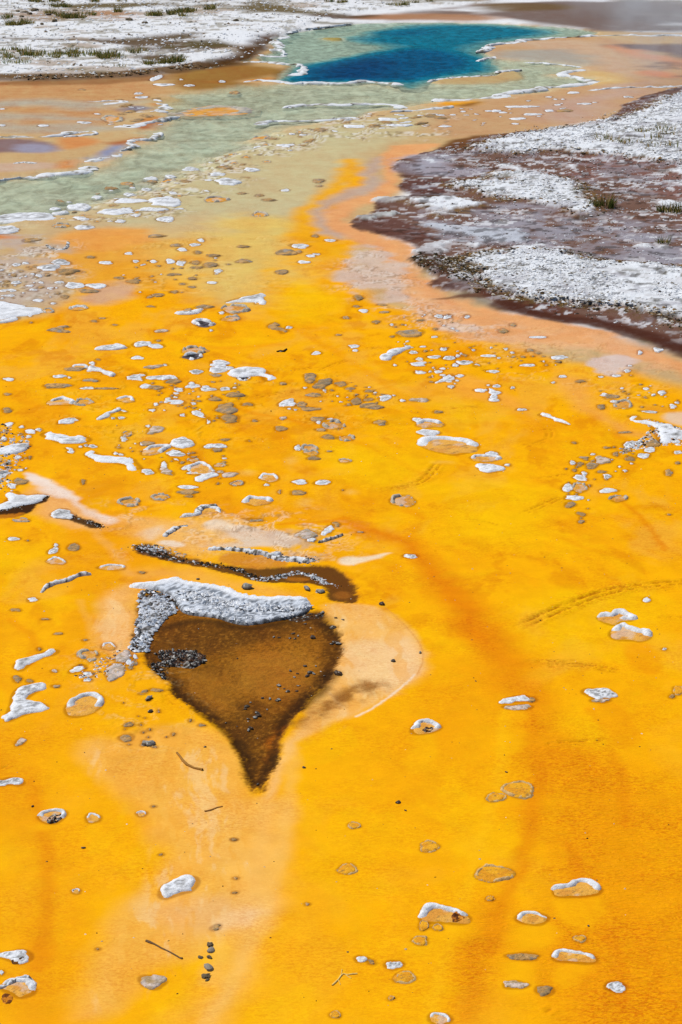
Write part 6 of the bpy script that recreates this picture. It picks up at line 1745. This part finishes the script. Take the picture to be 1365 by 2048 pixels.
# row of dark lumps near the bottom
for j, (x, y, w_) in enumerate(((1103,1022,40), (1110,1052,46), (1055,1090,32), (1098,1090,36), (1098,1145,58), (1085,1190,44), (1090,1208,28))):
    pebble((PALEP[2], PALEP[1], PALEP[2], PALEP[2], PALEP[1], PALEP[2], PALEP[2])[j], 'L4', x, y, w_, 'grey-brown lump, %s in the upright row of lumps' % ['first from the top', 'second from the top', 'third from the top', 'fourth from the top', 'fifth from the top', 'sixth from the top', 'lowest'][j], 'row of dark lumps', 0.5)
def twig(name, reg, pts, rad, rgb, label, knobs=()):
    line = W(reg, pts); m = len(line)
    c0 = line.mean(0); b = ground_z(*c0)
    V = []; F = []; k = 7
    for i in range(m):
        a, z = line[max(i - 1, 0)], line[min(i + 1, m - 1)]
        d = (z - a) / (np.linalg.norm(z - a) + 1e-9); nrm = np.array([-d[1], d[0]])
        r = rad * (0.7 + 0.6 * rng.random()) * (1.4 if i in knobs else 1.0)
        for j in range(k):
            an = 2 * math.pi * j / k
            V.append((line[i][0] - c0[0] + nrm[0] * r * math.cos(an), line[i][1] - c0[1] + nrm[1] * r * math.cos(an), rad * 0.4 + r * math.sin(an)))
    for i in range(m - 1):
        for j in range(k): F.append((i * k + j, i * k + (j + 1) % k, (i + 1) * k + (j + 1) % k, (i + 1) * k + j))
    o = mesh_np(name, np.array(V), np.array(F), M_WOOD, colors=np.repeat(lin(*rgb)[None], len(V), 0))
    o.location = (c0[0], c0[1], b)
    if label: tag(o, label, 'twig')
    return o
twig('twig', 'L4', [(768,1003),(785,1010),(815,1022),(850,1042),(890,1060),(925,1080),(945,1092),(958,1096)], 0.0035, (120, 92, 60), 'thin straight brown twig near the bottom, left of the dark lumps', (0, 1, 7))
tw = twig('twig', 'L5', [(590,975),(605,962),(622,945),(636,925),(648,915),(670,920),(700,916),(722,914)], 0.0030, (250, 214, 120), 'pale forked twig lying in the yellow near the bottom', (4,))
for p in ([(636,925),(640,905),(642,892)], [(622,945),(630,962),(634,972)], [(660,918),(676,930),(690,938)]):
    b = twig('branch', 'L5', p, 0.0018, (250, 210, 110), None); b.parent = tw; b.location = (b.location.x - tw.location.x, b.location.y - tw.location.y, b.location.z - tw.location.z)
twig('twig', 'L4', [(930,18),(945,35),(962,60),(985,82),(1020,98),(1065,108)], 0.006, (168, 118, 50), 'bent brown stick left of the pool point')
twig('twig', 'L4', [(1075,322),(1105,316),(1140,302),(1170,296)], 0.004, (196, 140, 70), 'short brown stick sunk in the peach mat below the pool point')
twig('twig', 'M2', [(325,352),(345,348),(362,352),(380,338)], 0.008, (70, 50, 20), 'small dark twig on the open yellow above the C-shaped crust', (1, 2))
#twig('twig', 'M3', [(1090,270),(1075,300),(1060,330)], 0.006, (130, 110, 80), 'short dark stick at the right edge of the pink fan')

# ------------------------------------------------------------------ gravel on the banks (uncountable)
OCT = np.array([(1,0,0),(0,1,0),(-1,0,0),(0,-1,0),(0,0,1),(0,0,-0.6)], float)
OCF = np.array([(0,1,4),(1,2,4),(2,3,4),(3,0,4),(1,0,5),(2,1,5),(3,2,5),(0,3,5)])
def gravel(name, areas, label, seed):
    """areas: (region, outline, per m2, size range, [(rgb, weight)], lift)"""
    r = np.random.default_rng(seed); P_, S_, C_ = [], [], []
    for reg, pts, dens, (sa, sb), cols, grow in areas:
        poly = chaikin(W(reg, pts), 2); lo, hi = poly.min(0) - grow, poly.max(0) + grow
        hi[0] = min(hi[0], 0.25 * hi[1] + 2); lo[0] = max(lo[0], -0.25 * hi[1] - 2)
        n = int(min(60000, dens * np.prod(hi - lo)))
        q = r.uniform(lo, hi, (n, 2))
        q2 = q + 0.3 * np.stack([fbm(q[:, 0], q[:, 1], 3.3, 3, 61) - 0.5, fbm(q[:, 0], q[:, 1], 3.3, 3, 138) - 0.5], -1)
        s = sdf(poly, q2[:, 0], q2[:, 1])
        q = q[(s > -grow) & ((np.abs(s) < grow) if grow > 0 else True)]
        if grow <= 0: q = q[fbm(q[:, 0], q[:, 1], 2.5, 3, 5) > 0.36]
        P_.append(q); S_.append(sa + (sb - sa) * r.random(len(q)) ** 3)
        w = np.array([c[1] for c in cols], float); w /= w.sum()
        ch = r.choice(len(cols), len(q), p=w)
        C_.append(np.array([lin(*c[0]) for c in cols])[ch] * r.uniform(0.8, 1.08, (len(q), 1)))
    P_ = np.vstack(P_); S_ = np.concatenate(S_); C_ = np.vstack(C_); n = len(P_)
    rr = np.clip(np.searchsorted(_rows, P_[:, 1]), 1, nr - 1)
    cc = np.clip(np.round(np.interp(P_[:, 0] / tt[rr] * FPX + CX, us, np.arange(nc))).astype(int), 0, nc - 1)
    zz = gz[rr * nc + cc]
    ang = r.uniform(0, 6.28, n); sc3 = np.stack([r.uniform(0.7, 1.3, n), r.uniform(0.7, 1.3, n), r.uniform(0.35, 0.6, n)], -1) * S_[:, None]
    v = OCT[None] * (1 + r.uniform(-0.3, 0.3, (n, 6, 3))) * sc3[:, None]
    ca, sa_ = np.cos(ang)[:, None], np.sin(ang)[:, None]
    v = np.stack([v[..., 0] * ca - v[..., 1] * sa_, v[..., 0] * sa_ + v[..., 1] * ca, v[..., 2]], -1)
    v += np.concatenate([P_, (zz + S_ * 0.12)[:, None]], 1)[:, None]
    f = (OCF[None] + (np.arange(n) * 6)[:, None, None]).reshape(-1, 3)
    o = mesh_np(name, v.reshape(-1, 3), f, M_PEB, colors=np.repeat(C_, 6, 0), smooth=False)
    return tag(o, label, 'gravel', kind='stuff')
def chunks(name, P_, S_, C_, lift, label, mat, seed, cat='gravel'):
    r = np.random.default_rng(seed); n = len(P_)
    zz = np.array([ground_z(a, b) for a, b in P_]) + lift
    ang = r.uniform(0, 6.28, n); sc3 = np.stack([r.uniform(0.6, 1.4, n), r.uniform(0.6, 1.2, n), r.uniform(0.4, 0.8, n)], -1) * S_[:, None]
    v = OCT[None] * (1 + r.uniform(-0.35, 0.35, (n, 6, 3))) * sc3[:, None]
    ca, sa_ = np.cos(ang)[:, None], np.sin(ang)[:, None]
    v = np.stack([v[..., 0] * ca - v[..., 1] * sa_, v[..., 0] * sa_ + v[..., 1] * ca, v[..., 2]], -1) + np.concatenate([P_, zz[:, None]], 1)[:, None]
    f = (OCF[None] + (np.arange(n) * 6)[:, None, None]).reshape(-1, 3)
    o = mesh_np(name, v.reshape(-1, 3), f, mat, colors=np.repeat(C_, 6, 0), smooth=False)
    return tag(o, label, cat, kind='stuff')
def pick(r, cols, n):
    w = np.array([c[1] for c in cols], float); w /= w.sum()
    return np.array([lin(*c[0]) for c in cols])[r.choice(len(cols), n, p=w)] * r.uniform(0.7, 1.1, (n, 1))
def crumb_row(reg, pts, n, sig, sz, cols, label, seed, lift=0.0):
    r = np.random.default_rng(seed); line = chaikin(W(reg, pts), 2, False)
    L = np.concatenate([[0], np.cumsum(np.linalg.norm(np.diff(line, axis=0), axis=1))]); t = r.uniform(0, L[-1], n)
    t = t[fbm(t, t * 0, 1 / 0.12, 3, seed) + r.uniform(-0.2, 0.2, n) > 0.42]; n = len(t)
    k = 0.35 + 1.3 * fbm(t, t * 0 + 4, 1 / 0.15, 3, seed + 1)
    P_ = np.stack([np.interp(t, L, line[:, 0]), np.interp(t, L, line[:, 1])], -1) + r.normal(0, 1, (n, 2)) * sig * k[:, None]
    return chunks('crust_crumbs', P_, sz[0] + (sz[1] - sz[0]) * r.random(n) ** 2.5, pick(r, cols, n), lift, label, M_PEB, seed)
def crumb_patch(reg, pts, n, sz, cols, label, seed, lift=0.0, mat=None):
    r = np.random.default_rng(seed); poly = chaikin(W(reg, pts), 2); lo, hi = poly.min(0), poly.max(0)
    P_ = r.uniform(lo, hi, (n * 3, 2)); P_ = P_[sdf(poly, P_[:, 0], P_[:, 1]) > 0.004][:n]
    P_ = P_[fbm(P_[:, 0], P_[:, 1], 1 / 0.06, 3, seed) > 0.36]
    return chunks('crust_crumbs', P_, sz[0] + (sz[1] - sz[0]) * r.random(len(P_)) ** 2.5, pick(r, cols, len(P_)), lift, label, mat or M_PEB, seed)
DK = [((44, 30, 14), 8), ((90, 70, 44), 2), ((190, 188, 180), 1.2), ((250, 250, 250), 1.0)]
PL = [((246, 248, 250), 5), ((190, 192, 194), 3), ((90, 84, 76), 2), ((50, 36, 18), 2)]
crumb_row('L2', [(88,118),(140,132),(200,152),(300,170),(420,188),(520,203),(560,226),(600,240)], 900, 0.015, (0.003, 0.014), DK, 'black and white crumbs along the lower edge of the dark-edged channel', 201)
crumb_row('L2', [(90,118),(120,112),(170,122),(220,135)], 300, 0.022, (0.003, 0.014), PL, 'grey-white crumbs at the left end of the dark-edged channel', 202)
crumb_row('L2', [(590,245),(660,244),(720,225),(790,218),(840,235),(880,262),(948,276)], 800, 0.017, (0.003, 0.014), PL, 'white and grey crumbs curving inside the dark brown pool tip', 203)
crumb_row('L2', [(395,126),(480,124),(540,130),(600,140),(650,150),(700,146)], 500, 0.016, (0.003, 0.015), PL, 'white-grey crumbs along the top of the dark-edged channel', 204)
crumb_row('L2', [(640,150),(720,166),(760,176),(820,178),(830,165)], 350, 0.022, (0.003, 0.014), PL, 'grey crumbs at the right end of the channel top', 205)
crumb_row('M4', [(345,545),(420,552),(500,580),(580,612)], 420, 0.014, (0.003, 0.012), DK, 'dark crumbs behind the white crust head at left', 206)
crumb_row('M4', [(-30,520),(100,500),(190,465),(280,432)], 420, 0.012, (0.003, 0.012), DK, 'black crumbs under the crust at the left edge', 207)
crumb_patch('L2', [(245,318),(275,300),(330,312),(420,312),(500,332),(560,352),(640,362),(720,358),(800,356),(834,368),(790,393),(700,413),(560,438),(500,428),(430,403),(300,393),(270,358)], 2200, (0.003, 0.016), [((255, 255, 255), 9), ((236, 242, 250), 4), ((170, 178, 188), 1), ((80, 80, 82), 0.6)], 'pitted white and grey crumbs covering the ledge face', 208, 0.016)
crumb_patch('L2', [(95,300),(150,296),(262,320),(275,360),(262,385),(225,402),(205,430),(165,470),(152,500),(150,540),(150,556),(90,562),(50,535),(88,490),(75,435),(108,400),(95,345)], 1500, (0.004, 0.020), [((206, 214, 224), 6), ((246, 248, 252), 5), ((110, 106, 100), 2), ((54, 36, 14), 2)], 'grey-blue crumbs over the heap left of the brown pool', 209, 0.006)
crumb_patch('L2', [(140,540),(205,545),(290,534),(385,553),(385,594),(335,624),(240,610),(215,680),(180,650),(120,620),(195,585)], 600, (0.003, 0.013), [((30, 22, 12), 6), ((80, 60, 34), 2), ((190, 190, 184), 2)], 'black crumbs with pale flecks at the left of the brown pool', 210, 0.006, M_WETPEB)
crumb_patch('L1', [(430,880),(560,830),(640,740),(790,740),(800,800),(720,880),(560,930),(340,920)], 260, (0.003, 0.012), PL, 'pale crumbs left of the brown pool', 211)
crumb_patch('M3', [(1050,600),(1240,635),(1440,690),(1440,755),(1290,775),(1140,790),(1000,830),(960,800),(1130,740),(1190,660)], 700, (0.004, 0.018), PL, 'grey-white crumbs round the heap at the right edge', 212)
crumb_patch('M4', [(-60,20),(60,20),(190,130),(150,190),(90,260),(60,340),(120,400),(-60,420)], 700, (0.004, 0.018), PL, 'grey-white crumbs round the heap at the left edge', 213)
crumb_patch('R4', [(800,520),(900,512),(980,560),(1040,590),(1000,600),(880,575),(800,545)], 10, (0.004, 0.02), DK, 'dark mossy crumbs', 214) if False else None
crumb_patch('F', [(812,522),(850,510),(930,522),(960,555),(985,592),(940,575),(870,556)], 900, (0.006, 0.024), [((56, 46, 20), 6), ((110, 90, 50), 3), ((214, 210, 200), 2)], 'dark mossy gravel at the left tip of the lower white bank', 215)
crumb_patch('F', [(0,660),(500,640),(900,700),(1365,780),(1400,1100),(1365,2060),(0,2060),(-40,1100)], 1500, (0.0016, 0.006), [((120, 96, 60), 4), ((210, 190, 160), 3), ((70, 46, 16), 2), ((250, 244, 230), 2)], 'fine specks of crust scattered over the yellow mat', 216)
WH = [((252, 253, 255), 10), ((232, 232, 230), 3), ((140, 130, 112), 1)]
ED = [((150, 116, 66), 4), ((96, 74, 40), 3), ((214, 204, 186), 3), ((60, 46, 26), 2)]
_w1 = [(932,296),(1024,276),(1101,262),(1200,246),(1280,228),(1310,205),(1365,187),(1500,168),(1500,345),(1365,332),(1296,322),(1229,317),(1157,307),(1101,301),(1044,312),(983,307)]
_w2 = [(885,371),(973,363),(1003,345),(1075,353),(1142,363),(1173,389),(1193,437),(1147,432),(1101,409),(1055,407),(973,396),(962,386)]
_w7 = [(906,537),(952,519),(1014,509),(1101,507),(1152,519),(1203,532),(1365,543),(1480,550),(1480,695),(1365,655),(1280,630),(1203,619),(1127,619),(1055,604),(983,589),(952,573),(957,553)]
_mud = [(1000,266),(932,281),(860,302),(900,330),(900,380),(850,440),(900,480),(860,530),(960,580),(1101,630),(1255,660),(1365,690),(1480,720),(1480,180),(1365,180),(1245,220)]
gravel('gravel', [('F', _w7, 1100, (0.006, 0.024), WH, 0), ('F', _w2, 420, (0.008, 0.030), WH, 0), ('F', _w1, 240, (0.010, 0.040), WH, 0), ('F', _w7, 900, (0.006, 0.026), ED, 0.16), ('F', _w2, 260, (0.008, 0.028), ED, 0.12), ('F', _w1, 160, (0.01, 0.035), ED, 0.16),
                  ('F', _mud, 260, (0.004, 0.018), [((230, 230, 232), 5), ((70, 54, 40), 2), ((150, 120, 90), 1)], 0)], 'white and ochre gravel strewn over the bank on the right', 71)
_lb = [(-150,-10),(900,-10),(760,16),(700,32),(640,44),(575,66),(520,98),(490,118),(400,132),(330,146),(200,155),(0,159),(-150,160)]
_le = [(-150,160),(0,157),(103,155),(205,152),(287,147),(390,135),(460,126),(460,130),(390,139),(287,151),(205,157),(103,160),(0,162),(-150,164)]
gravel('gravel', [('F', _lb, 40, (0.012, 0.050), WH + [((120, 96, 66), 2)], 0), ('F', _le, 260, (0.012, 0.05), ED, 0)], 'pale gravel and crumbs over the white flat at upper left', 72)

# ------------------------------------------------------------------ grass tufts
def tuft_data(name, seed, nb, hgt, spread, rgb):
    r = np.random.default_rng(seed); V, F, C_ = [], [], []
    for b in range(nb):
        a = r.uniform(0, 6.28); d = spread * math.sqrt(r.random()); bx, by = d * math.cos(a), d * math.sin(a)
        hh = hgt * r.uniform(0.45, 1.1); lean = r.uniform(0, 0.55) * hh; la = a + r.uniform(-1, 1)
        w = r.uniform(0.004, 0.009); wa = r.uniform(0, 6.28); k = len(V)
        for t in (0, 0.4, 0.75, 1.0):
            cx_, cy_ = bx + math.cos(la) * lean * t * t, by + math.sin(la) * lean * t * t; z = hh * t * (1 - 0.15 * t) - 0.01; ww = w * (1 - 0.9 * t)
            V += [(cx_ - math.cos(wa) * ww, cy_ - math.sin(wa) * ww, z), (cx_ + math.cos(wa) * ww, cy_ + math.sin(wa) * ww, z)]
        g = lin(*((176, 156, 100) if r.random() < 0.3 else rgb)) * r.uniform(0.6, 1.35) * np.array([r.uniform(0.85, 1.3), 1, 0.9]); C_ += [g] * 8
        for i in range(3): F.append((k + 2 * i, k + 2 * i + 1, k + 2 * i + 3, k + 2 * i + 2))
    o = mesh_np(name, np.array(V), np.array(F), M_GRASS, colors=np.array(C_), smooth=False, link=False)
    return o.data
TUFT = [tuft_data('grass_tuft', 81, 60, 0.17, 0.10, (96, 104, 50)), tuft_data('grass_tuft', 82, 34, 0.15, 0.16, (110, 124, 60)), tuft_data('grass_tuft', 83, 90, 0.20, 0.14, (82, 90, 42)), tuft_data('grass_tuft', 84, 22, 0.15, 0.13, (122, 128, 84))]
def tuft(k, u, v, s, label, group):
    g = ground_pt(u, v)
    o = bpy.data.objects.new('grass_tuft', TUFT[k]); col.objects.link(o)
    o.location = (g[0], g[1], ground_z(g[0], g[1])); o.scale = (s, s, s * rng.uniform(0.45, 0.9)); o.rotation_euler = (0, 0, rng.uniform(0, 6.28))
    return tag(o, label, 'grass tuft', group)
tuft(2, 1210, 418, 1.15, 'thick dark green grass tuft beside the white patch on the right bank', None)
tuft(2, 1190, 420, 0.6, 'small grass tuft touching the thick tuft on the right bank', None)
tuft(2, 1338, 428, 1.0, 'thick green grass tuft at the right edge of the bank', None)
tuft(2, 1362, 430, 1.0, 'green grass tuft cut by the right picture edge', None)
tuft(0, 1326, 492, 0.8, 'short olive tuft on the lower right of the mud', None)
tuft(3, 1161, 388, 0.7, 'small brown tuft at the right tip of the white patch', None)
GS = 'sparse grey-green grass on the upper right white bank'
for u, v in ((1212,290),(1222,288),(1240,290),(1256,292),(1284,272),(1290,268),(1310,284),(1325,270),(1335,268),(1345,278),(1288,296),(1330,298),(1200,284),(1305,300),(1350,300),(1320,262),(1206,278)):
    tuft(3, u + rng.uniform(-3, 3), v + rng.uniform(-2, 2), rng.uniform(0.75, 1.15), 'sparse grey-green grass tuft on the upper right white bank', GS)
GL = 'bright green grass along the white flat at upper left'
for u in np.arange(-10, 245, 8.0):
    d = 1.0 if u < 60 else 0.55
    for _ in range(2):
        if rng.random() < d: tuft(int(rng.integers(0, 2)), u + rng.uniform(-4, 4), rng.uniform(104, 134) if u < 60 else rng.uniform(112, 124), rng.uniform(0.8, 1.5), 'bright green grass tuft on the white flat at upper left', GL)
for u, v, k in ((205,122,0),(212,123,0),(296,134,0),(304,133,2),(330,132,2),(342,131,2),(350,129,2),(358,127,2),(362,130,0),(240,138,3),(262,110,3),(270,112,0),(285,108,3)):
    tuft(k, u, v, rng.uniform(0.9, 1.4), 'dark green grass tuft in the brown hollow left of the pool', 'grass in the brown hollow left of the pool')
for u, v, k in ((110,8,2),(117,18,2),(125,17,0),(132,19,0),(70,8,0),(76,9,0),(20,56,0),(30,55,2),(45,54,0),(55,54,3),(15,42,0),(140,42,2),(150,40,2),(160,43,0),(120,38,0),(175,34,3),(185,36,0),(240,29,0),(305,36,0),(318,38,0),(345,34,2),(358,30,2),(372,30,2),(380,29,0),(366,38,0),(420,24,0),(190,8,0),(100,34,0),(240,8,3)):
    for _ in range(2):
        tuft(k, u + rng.uniform(-5, 5), v + rng.uniform(-1.5, 1.5), rng.uniform(0.9, 1.6), 'dark green grass tuft far off on the white flat at upper left', 'far grass on the upper left flat')
for u, v in ((780,14),(796,15),(803,14),(812,14),(680,10),(690,9),(830,10),(660,8),(860,8)):
    tuft(0, u, v, rng.uniform(0.9, 1.5), 'green grass tuft on the white strip behind the blue pool', 'grass behind the blue pool')

# ------------------------------------------------------------------ clods on the upper left flat
for j, (u, v, w_) in enumerate(((258,46,16),(52,30,14),(60,34,16),(70,27,18),(98,36,12),(110,50,16),(85,56,12),(290,53,14),(473,47,12),(150,27,12),(36,28,12),(44,40,10))):
    pebble(PALEP[2], 'F', u, v, w_, ('brown clod far off on the upper left flat, rightmost' if u == 473 else 'brown clod near the grass far off at upper left' if u < 200 else 'brown clod right of the tan mud far off at upper left'), 'brown clods on the upper left flat', 0.5, 'clod')
# ------------------------------------------------------------------ steam drifting off the pool's right end
def steam():
    t = NT('steam_vapour')
    tc = t.n('ShaderNodeTexCoord').outputs['Object']
    ln = t.n('ShaderNodeVectorMath', operation='LENGTH'); t.l(tc, ln.inputs[0])
    fall = t.maprange(ln.outputs['Value'], 0.25, 1.0, 1.0, 0.0)
    n = t.noise(t.scalevec(tc, 2.2, 3.0, 1.6), 1.3, 3, 0.55, 0.5)
    d = t.math('MULTIPLY', t.maprange(n, 0.36, 0.70, 0.0, 1.0), fall)
    pv = t.n('ShaderNodeVolumePrincipled')
    pv.inputs['Color'].default_value = (0.97, 0.97, 0.98, 1)
    t.l(t.math('MULTIPLY', d, STEAM_DENSITY), pv.inputs['Density'])
    t.l(pv.outputs[0], t.out.inputs['Volume'])
    return t.m
STEAM_DENSITY = 0.34
M_STEAM = steam()
def steam_blob(u, v, sx, sy, sz, zc, label):
    th = np.linspace(0, math.pi, 13)[1:-1]; ph = np.linspace(0, 2 * math.pi, 24, endpoint=False)
    V = [(0, 0, 1)] + [(math.sin(a) * math.cos(b), math.sin(a) * math.sin(b), math.cos(a)) for a in th for b in ph] + [(0, 0, -1)]
    F = []
    n = len(ph)
    me = bpy.data.meshes.new('steam')
    for j in range(n):
        k = (j + 1) % n
        F.append((0, 1 + j, 1 + k)); F.append((len(V) - 1, 1 + (len(th) - 1) * n + k, 1 + (len(th) - 1) * n + j))
        for i in range(len(th) - 1): F.append((1 + i * n + j, 1 + (i + 1) * n + j, 1 + (i + 1) * n + k, 1 + i * n + k))
    me.from_pydata(V, [], F); me.materials.append(M_STEAM)
    o = bpy.data.objects.new('steam', me); col.objects.link(o)
    g = ground_pt(u, v); o.location = (g[0], g[1], zc); o.scale = (sx, sy, sz)
    tag(o, label, 'steam', kind='stuff')
    return o
steam_blob(1290, 40, 2.6, 7.0, 1.5, 1.1, 'thin white steam drifting over the right end of the pool')
steam_blob(1330, 175, 1.4, 3.2, 1.0, 0.8, 'thin white steam over the gravel at the right edge')
